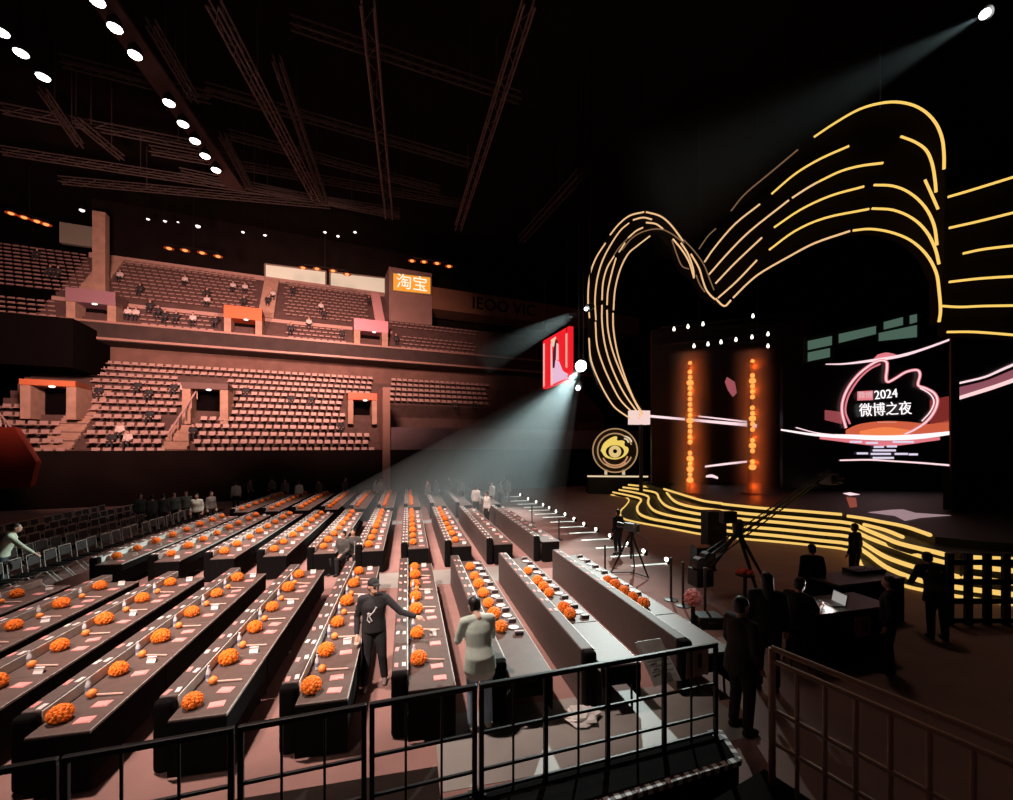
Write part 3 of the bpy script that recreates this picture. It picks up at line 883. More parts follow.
# greenish control room windows
r, c = pane('control_room', 'greenish lit control room window strip above the logo screen', 'window', [(806,338),(919,311),(919,340),(835,348),(835,360),(806,363)], 29.0, mat('control_dark', (.03, .04, .035), .8))
GREEN = glow('green_glass', (.16, .28, .21), .42)
for px in ([(808,341),(832,336),(832,345),(808,350)], [(808,352.5),(830,348),(830,357),(808,361.5)], [(839,334),(876,326),(876,334),(839,343)], [(879,333),(917,325),(917,337),(879,341)], [(884,322),(903,317),(903,325),(884,329.5)], [(910,315.5),(917,314),(917,322),(910,324)]):
    graphic(r, c, 'window_pane', px, 28.94, GREEN, fill=True)
# orange light towers
TOWERS = []
for nm, x, y0, y1, gaps in (('light_tower', 690, 363, 480, ((381,382),(443,448.5))), ('light_tower', 752.5, 361, 468, ((370,372),(400,403),(433,440),(456,461)))):
    d = 24.0
    p = at(x, y1, d)
    r = thing(nm, 'vertical orange light tower on stage closer to the %s' % ('eye emblem' if x < 700 else 'logo screen'), 'light tower', (p.x, p.y, 1.12))
    H_ = at(x, y0, d).z - 1.12
    MB().box((-.08, .1, 0), (.08, .3, H_)).box((-.4, 0, 0), (.4, .5, .06)).build('pole', BLACK, r)
    for q in range(6):
        lp = V((p.x, p.y, 1.12)) + V((-SY*.3, -CY*.3, H_*(.06 + .18*q)))
        link_light('tower_glow', 'POINT', lp, 20, (1, .11, .008), shadow_soft_size=.12)
    TOWERS.append((V((p.x, p.y, 1.13)), H_))
    y = y0; k = 0
    while y <= y1:
        if not any(a <= y <= b for a, b in gaps):
            big = (k % 7 == 3) or y > y1 - 30 and k % 2
            rr = .165 if (y - y0) > 8 else .13
            MB().ell((0, 0, at(x, y, d).z - 1.12), (rr*(1.35 if big else .75), .12, rr*(1.0 if big else .8)), 10, 6).build('lamp', HOTORANGE, r, smooth=True)
        y += 9 if y - y0 < 8 else 5.4
        k += 1
# small white lamps on the stage truss
SL = [(674,330),(688,327.5),(703,325),(753,317),(694,347),(708,345),(721,343),(736,340.5),(752,338),(768,335),(768,347)]
tr = truss('dark lighting truss above the orange towers', at(660,349,27.3), at(790,335,27.3), .4, BLACK, 'stage_truss')
tr = truss('dark upper lighting truss above the orange towers', at(660,331,28), at(790,318,28), .4, BLACK, 'stage_truss')
for i, (x, y) in enumerate(SL):
    o = MB().lathe([(.04,.2),(.08,.08),(.08,0)], 10).ell((0,0,0), (.085,.085,.07), 10, 6).build('stage_lamp', glow('small_white', (1,.93,.82), 2), smooth=True)
    o.location = at(x, y, 26.6)
    tag(o, 'small white stage lamp, %s in the %s dotted row above orange towers' % (ordw(i+1 if i < 4 else i-3), 'upper' if i < 4 else 'lower'), 'lamp', 'white dots above the orange towers')
# red portrait screen
def rp(x, y):
    k = (x - 543)/(569 - 543)
    return at(x, y, 1/(1/40*(1-k) + 1/35*k))
P = [rp(543,341), rp(569,326), rp(569,379), rp(543,389)]
c = sum(P, V())/4
r = thing('hanging_portrait_screen', 'hanging red screen with a long-haired portrait near the arch', 'screen', c)
nrm = (P[1]-P[0]).cross(P[3]-P[0]).normalized()
if nrm.dot(V((0,0,EYE)) - c) < 0: nrm = -nrm
MB().slab([p-c for p in P], -nrm*.4).build('panel', glow('screen_red', (.85, .012, .02), 1.0), r)
def rg(nm, px, m, o=.04):
    MB().slab([rp(x, y)-c+nrm*o for x, y in px], -nrm*.03).build(nm, m, r)
rg('pink_edge', [(543.5,344),(544.8,343.3),(544.8,386.5),(543.5,387)], glow('portrait_pink', (1, .5, .4), .9))
rg('pale_stripe', [(551,345),(552,340),(553,385),(551,386)], glow('portrait_pale', (1, .62, .6), .9))
rg('face', [(551,340),(556,336.5),(556.5,345),(553,347)], glow('portrait_skin', (.95, .62, .45), .9))
rg('hair', [(556,339),(558,341),(556,358),(555,368),(553,368),(553.5,352)], glow('portrait_hair', (.12, .02, .04), .5), .05)
rg('dress', [(553,368),(556,360),(559,361),(563,371),(568,374),(567,378),(553,384)], glow('portrait_dress', (.9, .55, .75), .9))
rg('arm', [(557,343),(558.7,344),(559,360),(556.5,360)], glow('portrait_arm', (1, .55, .55), .9), .06)
rg('dark_marks', [(566,334),(567.5,333),(567.5,368),(566,367)], glow('portrait_mark', (.9, .5, .4), .8), .05)
for x in (545, 567):
    MB().tube([rp(x, 335)-c, V(((rp(x,335)-c).x, (rp(x,335)-c).y, 26.9-c.z))], .04, 5).build('cable', BLACK, r)
#==TABLES==
# ---------------------------------------------------------------- long table rows
PITCH = 1.335
def FX(k):
    return .10 + PITCH*k + (.24 if k >= 3 else 0)
TT, LT = .68, .83      # tabletop and counter heights
LEG = mat('table_leg', (.02, .02, .02), .5, .2)

def make_table(L, legs=True, end=0):
    r = thing('long_table', 'x', 'table')
    w = .60
    MB().rbox((0, 0, TT-.035), (w, L-.012, TT), .012).build('tabletop', TABLECLOTH, r)
    MB().box((w-.012, .01, .16), (w+.004, L-.02, TT-.036)).build('front_drape', BLACKCLOTH, r)
    MB().box((w-.004, 0, TT-.03), (w+.006, L-.012, TT+.001)).build('table_edge', mat('edge_pale', (.52, .48, .45), .4), r)
    if end:
        MB().box((.0, -.006, .03 if end == 1 else .40), (w, .004, TT-.03)).build('end_drape', BLACKCLOTH, r)
    if legs:
        for x in (.07, w-.07):
            for y in (.12, L-.14):
                MB().tube([(x, y + (.05 if y < L/2 else -.05), TT-.036), (x, y, 0)], .018, 6).build('leg', LEG, r)
    return r
def make_counter(L):
    r = thing('raised_counter', 'x', 'counter')
    MB().rbox((0, .14, 0), (.20, L, LT), .02).build('body', COUNTERCLOTH, r)
    MB().box((.2, .14, TT+.004), (.212, L, LT-.012)).build('side_strip', STRIPGREY, r)
    MB().rbox((-.004, 0, 0), (.204, .14, LT+.006), .055, 3).build('end_cap', BLACKCLOTH, r)
    return r
BLOCKS = {'front': (5.62, 11.62, 4), 'middle': (13.4, 21.4, 5), 'rear': (22.6, 30.4, 5)}
ROWS = {'front': range(-6, 4), 'middle': range(-6, 4), 'rear': range(-6, 4)}
NEXT = []
for bn, (y0, y1, n) in BLOCKS.items():
    L = (y1-y0)/n
    tp = Proto(make_table(L, bn == 'front'))
    te = [Proto(make_table(L, bn == 'front', 1)), Proto(make_table(L, bn == 'front', 2 if bn == 'front' else 1))]
    cp = Proto(make_counter(y1-y0))
    for k in ROWS[bn]:
        rw = ordw(4-k)
        x = FX(k)
        yo = {True: .0, False: 0}[True]
        cp.place((x-.31, y0+.12, 0), 0, 'raised dark counter along the %s block row %s from the stage' % (bn, rw), 'raised counters of the %s block' % bn)
        for j in range(n):
            (tp if j else te[k >= 1]).place((x-.095, y0 + j*L, 0), 0, 'long cloth-covered table, %s from fence end, %s block row %s from stage' % (ordw(j+1), bn, rw), 'long tables of the %s block' % bn)

# ---------------------------------------------------------------- flowers and settings
def make_flower(seed, r=.145):
    o = thing('flower_ball', 'x', 'flowers')
    mb = MB()
    rnd = random.Random(seed)
    n = 64
    for i in range(n):
        z = 1 - 1.5*(i+.5)/n
        a = i*2.39996 + rnd.uniform(-.2, .2)
        q = math.sqrt(max(0, 1-z*z))
        p = V((q*math.cos(a), q*math.sin(a), z*.9))*r*.80
        mb.ell(p + V((0, 0, r*.66)), (r*.22, r*.22, r*.2), 6, 4, bump=.12, seed=i)
    mb.ell((0, 0, r*.64), r*.82, 12, 8)
    mb.build('blossoms', ORANGE, o)
    MB().lathe([(r*.45, 0), (r*.55, .02), (r*.6, .05), (r*.5, .06)], 10).build('bowl', mat('flower_bowl', (.05, .035, .03), .5), o)
    return o
flow = [Proto(make_flower(1, .122)), Proto(make_flower(2, .114)), Proto(make_flower(3, .130))]
def flower(x, y, z, label, grp, i=0):
    flow[i % 3].place((x, y, z), random.uniform(0, 6), label, grp)
for bn, (y0, y1, n) in BLOCKS.items():
    for k in ROWS[bn]:
        rw = ordw(4-k)
        if bn == 'front':
            ys = [5.86 + 1.04*j for j in range(6)]
            if k == -6: ys = [9.9, 10.9]
            if k == 0: ys = [6.25, 7.2, 8.2, 8.95, 9.7, 10.4, 11.1]
            if k >= 1: continue
        elif bn == 'middle':
            if k >= 2: continue
            ys = [y0 + .55 + 1.0*j for j in range(8)]
        else:
            if k >= 1: continue
            ys = [y0 + .55 + 1.0*j for j in range(8)]
        for j, y in enumerate(ys):
            flower(FX(k) + .055 + random.uniform(-.012, .012), y + random.uniform(-.05, .05), TT, 'orange flower ball, %s from fence end, %s block row %s from stage' % (ordw(j+1), bn, rw), 'orange flowers of the %s block' % bn, j + k + 60)
# rows nearest the stage carry flatter orange arrangements at irregular places
SPOTS = {1: [(469,566),(472,575),(475,583),(479,592),(484,602),(490,613),(497,626)], 2: [(507,553),(524,570),(533,580),(538,586),(543,592),(561,607),(567,613)], 3: [(556,549),(603,579),(610,584),(618,590),(626,596),(636,603)]}
for k, L in SPOTS.items():
    for j, (px, py) in enumerate(L):
        p = on(px, py, TT+.1)
        if p.y < 5.9 or p.y > 11.5: continue
        flower(FX(k) + .09, p.y, TT, 'orange flower ball, %s from far end, front block row %s from stage' % (ordw(j+1), ordw(4-k)), 'orange flowers of the front block', j)

def card_proto(name, cat, m, w, l, fold):
    mb = MB()
    if fold:   # a tent-folded card: two leaning leaves
        mb.box((-w/2, -.004, 0), (w/2, .004, l), Matrix.Translation((0, -.03, 0)) @ Matrix.Rotation(-.5, 4, 'X'))
        mb.box((-w/2, -.004, 0), (w/2, .004, l), Matrix.Translation((0, .03 + .0, 0)) @ Matrix.Rotation(.5, 4, 'X'))
    else:
        mb.box((-w/2, -l/2, 0), (w/2, l/2, .006))
        mb.box((-w/2+.01, -l/2+.01, .006), (w/2-.02, l/2-.03, .011))
    o = mb.build(name, m)
    return Proto(tag(o, 'x', cat))
pinkP = card_proto('pink_booklet', 'booklet', PINKCARD, .17, .13, False)
whiteP = card_proto('white_leaflet', 'leaflet', WHITECARD, .12, .09, True)
nameP = card_proto('name_card', 'name card', WHITECARD, .05, .11, False)
namePP = card_proto('pink_name_card', 'name card', PINKCARD, .05, .12, False)
def make_bottle():
    r = thing('water_bottle', 'x', 'bottle')
    MB().lathe([(.028, 0), (.031, .01), (.031, .12), (.024, .15), (.013, .175), (.013, .185)], 12).build('body', CLEAR, r, smooth=True)
    MB().lathe([(.015, .185), (.015, .205)], 10).build('cap', CAPW, r)
    MB().lathe([(.0318, .05), (.0318, .1)], 12).build('wrapper', mat('bottle_label', (.25, .28, .4), .5), r)
    return r
bottleP = Proto(make_bottle())
def make_stick():
    r = thing('light_stick', 'x', 'light stick')
    MB().ell((0, 0, .052), (.055, .055, .052), 10, 7).build('bulb', ORANGE2, r, smooth=True)
    MB().tube([(.05, 0, .03), (.34, -.03, .02)], .011, 6).build('handle', mat('stick_handle', (.75, .5, .42), .5), r)
    return r
stickP = Proto(make_stick())
def loc_lbl(what, j, bn, k):
    return '%s, %s from fence end, %s block row %s from stage' % (what, ordw(j), bn, ordw(4-k))
for k in range(-6, 1):
    x = FX(k); jb = jp = jw = 0
    ys = [5.86 + 1.04*j for j in range(6)]
    for j, y in enumerate(ys):
        if k == 0 and j > 4: pass
        yy = y + .1
        jb += 1
        if y > 5.9:
            bottleP.place((x - .02 + random.uniform(0, .03), y - .46, TT), 0, loc_lbl('clear water bottle', j+1, 'front', k), 'water bottles of the front block')
            stickP.place((x + .08, y - .55, TT), random.uniform(-.12, .12), loc_lbl('orange light stick with pale handle', j+1, 'front', k), 'light sticks of the front block')
        pinkP.place((x + .32, y - .02, TT), random.uniform(-.25, .15), loc_lbl('pink booklet beside flower ball', j+1, 'front', k), 'pink booklets of the front block')
        (whiteP if j % 2 else pinkP).place((x + .30, y + .30, TT), random.uniform(-.3, .3), loc_lbl(('white folded leaflet' if j % 2 else 'pink booklet beside light stick'), j+1, 'front', k), 'leaflets of the front block')
    n = 0
    y = 5.98
    while y < 11.4:
        n += 1
        for dx, P_, w in ((-.255, namePP if n % 3 else nameP, 'outer'), (-.155, nameP, 'inner')):
            P_.place((x + dx, y + random.uniform(-.04, .04), LT), random.uniform(-.15, .15), loc_lbl('%s name card on counter' % w, n, 'front', k), 'name cards of the front block')
        y += .52
# nearer-stage rows: dark boxes, white cups and trays
def make_box():
    r = thing('gift_box', 'x', 'box')
    MB().rbox((-.07, -.055, 0), (.07, .055, .06), .006).build('box_body', mat('gift_dark', (.05, .035, .04), .4), r)
    MB().box((-.072, -.012, .0), (.072, .012, .062)).build('ribbon', WHITECARD, r)
    return r
boxP = Proto(make_box())
trayP = Proto(tag(MB().lathe([(.05, 0), (.085, .012), (.09, .02), (.075, .022), (.045, .012)], 14).build('white_dish', mat('dish_white', (.8, .76, .74), .4)), 'x', 'dish'))
for k, ya in ((1, 6.9), (2, 7.3), (3, 8.2)):
    y = ya; n = 0
    while y < 11.5:
        n += 1
        boxP.place((FX(k) + .36, y, TT), random.uniform(-.2, .2), loc_lbl('small dark box with pale ribbon', n, 'front', k), 'dark boxes of the front block')
        if y + .26 < 11.5: trayP.place((FX(k) + .33, y + .26, TT), 0, loc_lbl('small white dish', n, 'front', k), 'white dishes of the front block')
        nameP.place((FX(k) - .155, y + .1, LT), 0, loc_lbl('pale name card on counter', n, 'front', k), 'name cards of the front block')
        namePP.place((FX(k) - .25, y + .12, LT), 0, loc_lbl('pink name card on counter', n, 'front', k), 'name cards of the front block')
        y += .52
# cards on the middle and rear blocks
n_pink = 0
for bn in ('middle',):
    y0, y1, _ = BLOCKS[bn]
    for k in ROWS[bn]:
        y = y0 + .3; n = 0
        while y < y1 - .2:
            n += 1
            P_ = pinkP if (n + k) % 2 else whiteP
            P_.place((FX(k) + .32, y, TT), random.uniform(-.3, .3), loc_lbl('pink booklet' if P_ is pinkP else 'white folded leaflet', n, bn, k), 'leaflets of the %s block' % bn)
            y += .62
m_ = MB()
for k in range(-6, 4):
    for bn in ('middle', 'rear'):
        y0, y1, _ = BLOCKS[bn]
        y = y0 + .3
        while y < y1 - .2:
            for dx in (-.25, -.155):
                yy = y + random.uniform(-.05, .05)
                m_.box((FX(k)+dx-.02, yy-.055, LT), (FX(k)+dx+.03, yy+.055, LT+.008))
            y += .52
tag(m_.build('name_card_spread', WHITECARD), 'tiny name cards covering counters of the middle and rear blocks', 'name cards', kind='stuff')

#==CHAIRS==
# ---------------------------------------------------------------- dark metal chairs at the far side
CHF = mat('chair_frame', (.50, .48, .44), .4, .4)
def make_chair():
    r = thing('folding_chair', 'x', 'chair')
    MB().rbox((-.2, -.2, .42), (.2, .2, .455), .012).build('seat', BLACKCLOTH, r)
    MB().rbox((-.18, -.245, .58), (.18, -.215, .82), .012).build('backrest', mat('chair_back', (.05, .045, .045), .6), r)
    m_ = MB()
    for s in (-1, 1):
        m_.tube([(s*.21, .2, 0), (s*.21, -.2, .44), (s*.21, -.24, .86)], .013, 5)
        m_.tube([(s*.2, -.26, 0), (s*.2, .16, .43)], .013, 5)
    m_.tube([(-.21, -.24, .86), (.21, -.24, .86)], .014, 5)
    m_.build('frame', CHF, r)
    return r
chP = Proto(make_chair())
nr = 0
for x in (-9.7, -10.9, -12.1, -13.3, -14.5):
    nr += 1
    n = 0
    y = 12.6 + (nr-1)*.35
    while y < 25.5:
        n += 1
        chP.place((x + random.uniform(-.04, .04), y, 0), -PI/2 + random.uniform(-.06, .06), 'black metal chair, %s along the %s chair row beyond flower tables' % (ordw(n), ordw(nr)), 'empty chairs beyond the flower tables')
        y += .56

#==PEOPLE==
# ---------------------------------------------------------------- people
def remesh(mb, voxel, sm=6):
    me = bpy.data.meshes.new('tmp')
    me.from_pydata([tuple(p) for p in mb.v], [], mb.f)
    bm = bmesh.new(); bm.from_mesh(me); bmesh.ops.recalc_face_normals(bm, faces=bm.faces[:]); bm.to_mesh(me); bm.free()
    o = bpy.data.objects.new('tmp', me)
    COL.objects.link(o)
    md = o.modifiers.new('r', 'REMESH'); md.mode = 'VOXEL'; md.voxel_size = voxel
    md = o.modifiers.new('s', 'SMOOTH'); md.iterations = sm; md.factor = .5
    dg = bpy.context.evaluated_depsgraph_get()
    out = bpy.data.meshes.new_from_object(o.evaluated_get(dg))
    bpy.data.objects.remove(o); bpy.data.meshes.remove(me)
    return out

def limb(mb, pts, rs, n=10):
    mb.tube(pts, rs, n)
    for p, r in zip(pts, rs):
        mb.ell(p, r, 10, 7)

STAND = dict(pel=(0,0,.94), wai=(0,.005,1.10), che=(0,.01,1.28), nek=(0,-.005,1.45), hed=(0,.025,1.59),
             shL=(-.185,0,1.39), elL=(-.235,-.03,1.11), wrL=(-.25,.05,.87), shR=(.185,0,1.39), elR=(.235,-.03,1.11), wrR=(.25,.05,.87),
             hiL=(-.09,0,.92), knL=(-.10,.03,.49), anL=(-.11,-.01,.09), hiR=(.09,0,.92), knR=(.10,.03,.49), anR=(.11,-.01,.09))
SIT = dict(STAND)
for q in ('pel','wai','che','nek','hed','shL','elL','shR','elR'):
    a = STAND[q]; SIT[q] = (a[0], a[1]-.02, a[2]-.44)
SIT.update(wrL=(-.17,.25,.62), wrR=(.17,.25,.62), elL=(-.24,.03,.70), elR=(.24,.03,.70), hiL=(-.09,0,.48), knL=(-.11,.42,.49), anL=(-.11,.40,.09), hiR=(.09,0,.48), knR=(.11,.42,.49), anR=(.11,.40,.09))

def lean(J, ang, turn=0, upper=('wai','che','nek','hed','shL','elL','wrL','shR','elR','wrR')):
    J = {k: V(v) for k, v in J.items()}
    c = J['pel']
    R3 = Matrix.Rotation(turn, 3, 'Z') @ Matrix.Rotation(-ang, 3, 'X')
    for q in upper: J[q] = c + R3 @ (J[q] - c)
    return J

def hand(mb, wr, el, side, fine):
    d = (V(wr)-V(el)).normalized()
    nrm = V((0,0,1)) if abs(d.z) < .7 else V((0,1,0))
    s = d.cross(nrm).normalized()
    c = V(wr)
    mb.tube([c, c + d*.05, c + d*.09], [.026, .036, .034], 8)
    mb.ell(c + d*.09, .034, 8, 6)
    curl = -nrm if abs(d.z) < .7 else V((0, 1, 0))
    for k, (off, ln) in enumerate(((-.030,.062), (-.010,.074), (.010,.078), (.029,.068))):
        b = c + d*.085 + s*off
        p1 = b + d*ln*.5 + curl*.006
        p2 = b + d*ln*.85 + curl*.028
        r_ = .0095 if fine else .012
        mb.tube([b, p1, p2], [r_, r_, r_*.85], 6); mb.ell(p2, r_*.9, 6, 5)
    b = c + d*.03 - s*.03*side
    p1 = b + d*.035 - s*.022*side; p2 = p1 + d*.03 + curl*.01
    mb.tube([b, p1, p2], [.013, .012, .010], 6); mb.ell(p2, .0105, 6, 5)

def loft(mb, cs, rx, ry, n=18):
    vs, fs = [], []
    for c, a, b_ in zip(cs, rx, ry):
        for k in range(n):
            t = 2*PI*k/n
            vs.append(V(c) + V((a*math.cos(t), b_*math.sin(t), 0)))
    for j in range(len(cs)-1):
        for k in range(n):
            fs.append((j*n+k, j*n+(k+1)%n, (j+1)*n+(k+1)%n, (j+1)*n+k))
    fs += [tuple(range(n-1, -1, -1)), tuple((len(cs)-1)*n + k for k in range(n))]
    mb.add(vs, fs)
def person(label, loc, rz, J=None, h=1.72, top=(.03,.03,.03), legs=(.02,.02,.025), hair=True, voxel=.018, sleeves=True, shoes=(.02,.02,.02), group=None, cap=None, long_hair=False, coat=0, shirt=None, skin=SKIN, name='person', extra=None):
    J = {k: V(v) for k, v in (J or STAND).items()}
    r = thing(name, label, 'person', loc, rz, group)
    s = h/1.72
    r.scale = (s, s, s)
    fine = voxel < .012
    b = MB()
    for x in (-.07, .07):
        o = V((x, 0, 0))
        limb(b, [J['pel']+o, J['wai']+o*.85, J['che']+o*1.1, J['che']*.4+J['nek']*.6+o*.8], [.105, .09, .105, .07])
    limb(b, [J['pel'], J['wai'], J['che'], J['che']*.4+J['nek']*.6], [.11, .10, .115, .085])
    limb(b, [J['shL'], J['che']*.3+J['nek']*.7, J['shR']], [.055, .075, .055])
    up = (J['hed']-J['nek'])
    limb(b, [J['nek']-up*.3, J['nek']+up*.45], [.06, .05])
    H = J['hed']
    fw = (J['hed']-J['nek'])
    hm = Matrix.Identity(3)
    hx = J.get('turn', 0)
    hm = Matrix.Rotation(J.get('tw', V((0,0,0)))[2] if 'tw' in J else 0, 3, 'Z')
    def hp(x, y, z): return H + hm @ V((x, y, z))
    b.ell(hp(0, -.01, .025), (.076, .093, .092), 14, 10)
    b.ell(hp(0, .015, -.045), (.056, .068, .072), 12, 8)
    b.ell(hp(0, .088, -.012), (.013, .018, .022), 8, 6)
    b.ell(hp(0, .08, -.06), (.024, .012, .012), 8, 6)
    for x in (-.079, .079): b.ell(hp(x, -.01, 0), (.012, .022, .03), 8, 6)
    for sd, a_, e_, w_ in ((-1,'shL','elL','wrL'), (1,'shR','elR','wrR')):
        limb(b, [J[a_], (J[a_]+J[e_])/2, J[e_], (J[e_]*.6+J[w_]*.4), J[w_]], [.052, .046, .039, .039, .026])
        hand(b, J[w_], J[e_], sd, fine)
    for sd, a_, k_, n_ in ((-1,'hiL','knL','anL'), (1,'hiR','knR','anR')):
        limb(b, [J[a_], (J[a_]+J[k_])/2, J[k_], J[k_]*.65+J[n_]*.35, J[n_]], [.09, .078, .055, .057, .038])
        limb(b, [J[n_]+V((0,-.02,-.04)), J[n_]+V((0,.12,-.055))], [.036, .032])
    def part(mb, nm, m, vx, sm=5):
        me = remesh(mb, vx, sm)
        me.materials.clear(); me.materials.append(m)
        me.polygons.foreach_set('use_smooth', [True]*len(me.polygons))
        o = bpy.data.objects.new(nm, me); COL.objects.link(o); o.parent = r
        return o
    part(b, 'body', skin, voxel)
    cm = lambda c, nm: mat('%s_%d_%d_%d' % (nm, *[int(x*99) for x in c]), c, .85, noise=.12, nscale=9)
    t = MB()
    q = V((0, 0, 1))
    loft(t, [J['pel']-q*(.07+coat*1.5), J['pel']+q*.03, J['wai'], J['che'], J['che']*.55+J['nek']*.45, J['che']*.15+J['nek']*.85], [.198+coat*.4, .192+coat*.2, .178, .198, .185, .10], [.155+coat*.3, .152+coat*.2, .135, .145, .12, .085])
    limb(t, [J['shL'], J['che']*.3+J['nek']*.7, J['shR']], [.07, .085, .07])
    for a_, e_, w_ in (('shL','elL','wrL'), ('shR','elR','wrR')):
        if sleeves: limb(t, [J[a_], (J[a_]+J[e_])/2, J[e_], J[e_]*.08+J[w_]*.92], [.068, .062, .055, .043])
        else: limb(t, [J[a_], J[a_]*.3+J[e_]*.7], [.068, .066])
    part(t, 'top', cm(top, 'cloth'), max(voxel, .012), 10)
    t = MB()
    limb(t, [J['hiL'], J['pel']+V((0,0,.0)), J['hiR']], [.105, .105, .105])
    for a_, k_, n_ in (('hiL','knL','anL'), ('hiR','knR','anR')):
        limb(t, [J[a_], (J[a_]+J[k_])/2, J[k_], J[n_]+V((0,0,.02))], [.107, .095, .074, .062])
    part(t, 'trousers', cm(legs, 'cloth'), max(voxel, .012), 4)
    for n_ in ('anL', 'anR'):
        t = MB()
        a = J[n_]
        limb(t, [a+V((0,-.03,-.045)), a+V((0,.06,-.045)), a+V((0,.14,-.055))], [.046, .045, .036])
        part(t, 'shoe', cm(shoes, 'leather'), max(voxel, .014), 3)
    if hair:
        t = MB()
        t.ell(hp(0, -.022, .048), (.087, .094, .086), 14, 10)
        t.ell(hp(0, -.05, -.005), (.083, .068, .09), 12, 8)
        if long_hair: limb(t, [hp(0,-.06,0), hp(0,-.09,-.12), hp(0,-.10,-.22)], [.08, .085, .06])
        part(t, 'hair', HAIR, max(voxel, .014), 3)
    if cap:
        t = MB()
        t.ell(hp(0, -.012, .068), (.095, .104, .075), 14, 8)
        t.ell(hp(0, .10, .055), (.07, .07, .016), 10, 6)
        part(t, 'cap', cm(cap, 'cloth'), .012, 2)
    if fine:
        for x in (-.03, .03):
            MB().ell(hp(x, .077, .0), (.013, .009, .008), 8, 6).build('eye', mat('eye_dark', (.03, .02, .02), .2), r, smooth=True)
    if shirt:
        t = MB()
        limb(t, [J['nek']+V((0,.035,-.01)), J['che']+V((0,.105,.06))], [.05, .03])
        part(t, 'collar', cm(shirt, 'cloth'), .012, 2)
    return r

# man in black reaching over the table
J = lean(STAND, .05)
J.update({'elL': V((-.42, .10, 1.17)), 'wrL': V((-.66, .18, 1.10)), 'elR': V((.26, -.02, 1.1)), 'wrR': V((.25, .12, .88)), 'tw': V((0, 0, .5)),
          'knL': V((-.13, .05, .49)), 'anL': V((-.16, -.05, .09)), 'knR': V((.10, .05, .49)), 'anR': V((.13, .14, .09))})
P0 = on(374, 684, 0)
r = person('person in black cap and black clothes reaching over a flower table from the aisle', (P0.x, P0.y, 0), PI, J, 1.70, (.012,.012,.014), (.012,.012,.014), cap=(.01,.01,.01), voxel=.009, shoes=(.25,.2,.18))
m_ = MB()
m_.tube([(-.05,.137,1.30), (.0,.143,1.22), (.06,.137,1.16), (.02,.142,1.08)], .012, 6).tube([(.09,.132,1.2), (.03,.142,1.2)], .010, 6).tube([(.07,.137,1.22), (.09,.132,1.1), (.05,.14,1.06)], .010, 6)
m_.build('chest_print', mat('print_grey', (.55, .55, .55), .7), r).location = (0, .022, 0)
# person in pale green top
J = lean(STAND, .28)
J.update({'elL': V((-.26, .17, 1.12)), 'wrL': V((-.16, .36, 1.08)), 'elR': V((.24, .22, 1.10)), 'wrR': V((.15, .42, 1.05)), 'tw': V((0, 0, .3))})
J['hed'] = J['hed'] + V((-.02, .05, -.03))
P0 = on(480, 728, 0)
GREENTOP = (.60, .72, .63)
r = person('person in pale green top and light jeans facing away between two table rows', (P0.x, P0.y, 0), .12, J, 1.76, GREENTOP, (.34,.46,.60), voxel=.009, shoes=(.7,.66,.6), coat=.06)
m_ = MB()
loft(m_, [V((0, 0, .70)), V((0, 0, .80)), V((0, 0, .90))], [.205, .205, .19], [.155, .155, .14])
me = remesh(m_, .014, 3); me.materials.append(mat('hem_white', (.85,.85,.82), .8)); o = bpy.data.objects.new('hem', me); COL.objects.link(o); o.parent = r
# suited man by the fence
J = dict(STAND); J = {k: V(v) for k, v in J.items()}
J.update({'elL': V((-.22,.0,1.12)), 'wrL': V((-.17,.12,.90)), 'elR': V((.23,-.02,1.1)), 'wrR': V((.20,.10,.88)), 'tw': V((0,0,-.1))})
P0 = on(741, 731, 0)
person('person in dark suit with white collar standing beyond the fence corner', (P0.x, P0.y, 0), -PI*.47, J, 1.80, (.022,.014,.012), (.014,.01,.01), voxel=.009, shirt=(.75,.72,.7), coat=.08)
# seated operator with lit face
P0 = on(796, 665, 0)
J = lean(SIT, .2); J.update({'wrL': V((-.14,.46,.78)), 'wrR': V((.16,.46,.76)), 'elL': V((-.25,.17,.72)), 'elR': V((.25,.17,.72))})
person('seated person with lit face working at the black control desk', (P0.x, P0.y, .22), -PI*.42, J, 1.76, (.02,.018,.02), (.015,.015,.018), voxel=.011, sleeves=False)
st_ = thing('stool', 'black stool under the seated person at the control desk', 'stool', (P0.x, P0.y, 0))
MB().lathe([(.18, .52), (.19, .54), (.19, .575), (.17, .585)], 16).build('seat', BLACK, st_)
for k in range(4):
    a = k*PI/2 + .4
    MB().tube([(.1*math.cos(a), .1*math.sin(a), .52), (.2*math.cos(a), .2*math.sin(a), 0)], .014, 6).build('leg', BLACK, st_)
def dark(label, px, py, rz, h=1.72, pose=None, vx=.02, z=0, **kw):
    P0 = on(px, py, z)
    return person(label, (P0.x, P0.y, z), rz, pose, h, kw.pop('top', (.012,.011,.012)), kw.pop('legs', (.012,.011,.012)), voxel=vx, **kw)
dark('dark-clothed person with full hair standing behind the suited person', 767, 690, -.6, 1.84, long_hair=True)
dark('dark figure standing at the far side of the control desks', 812, 618, -.4, 1.64)
dark('camera operator in black standing against the lit stage steps', 855, 583, .2, 1.66)
dark('stooping person in black in front of the curved stage lights', 938, 640, -.5, 1.75, dict(lean(STAND, .5), elL=V((-.25,.34,1.0)), wrL=V((-.18,.55,.95)), elR=V((.25,.34,1.0)), wrR=V((.18,.55,.95))), coat=.1)
dark('person in black standing behind the control desk sheet', 890, 672, .6, 1.62)
dark('camera crew member in black beside the tripod near stage steps', 618, 555, .3, 1.6)
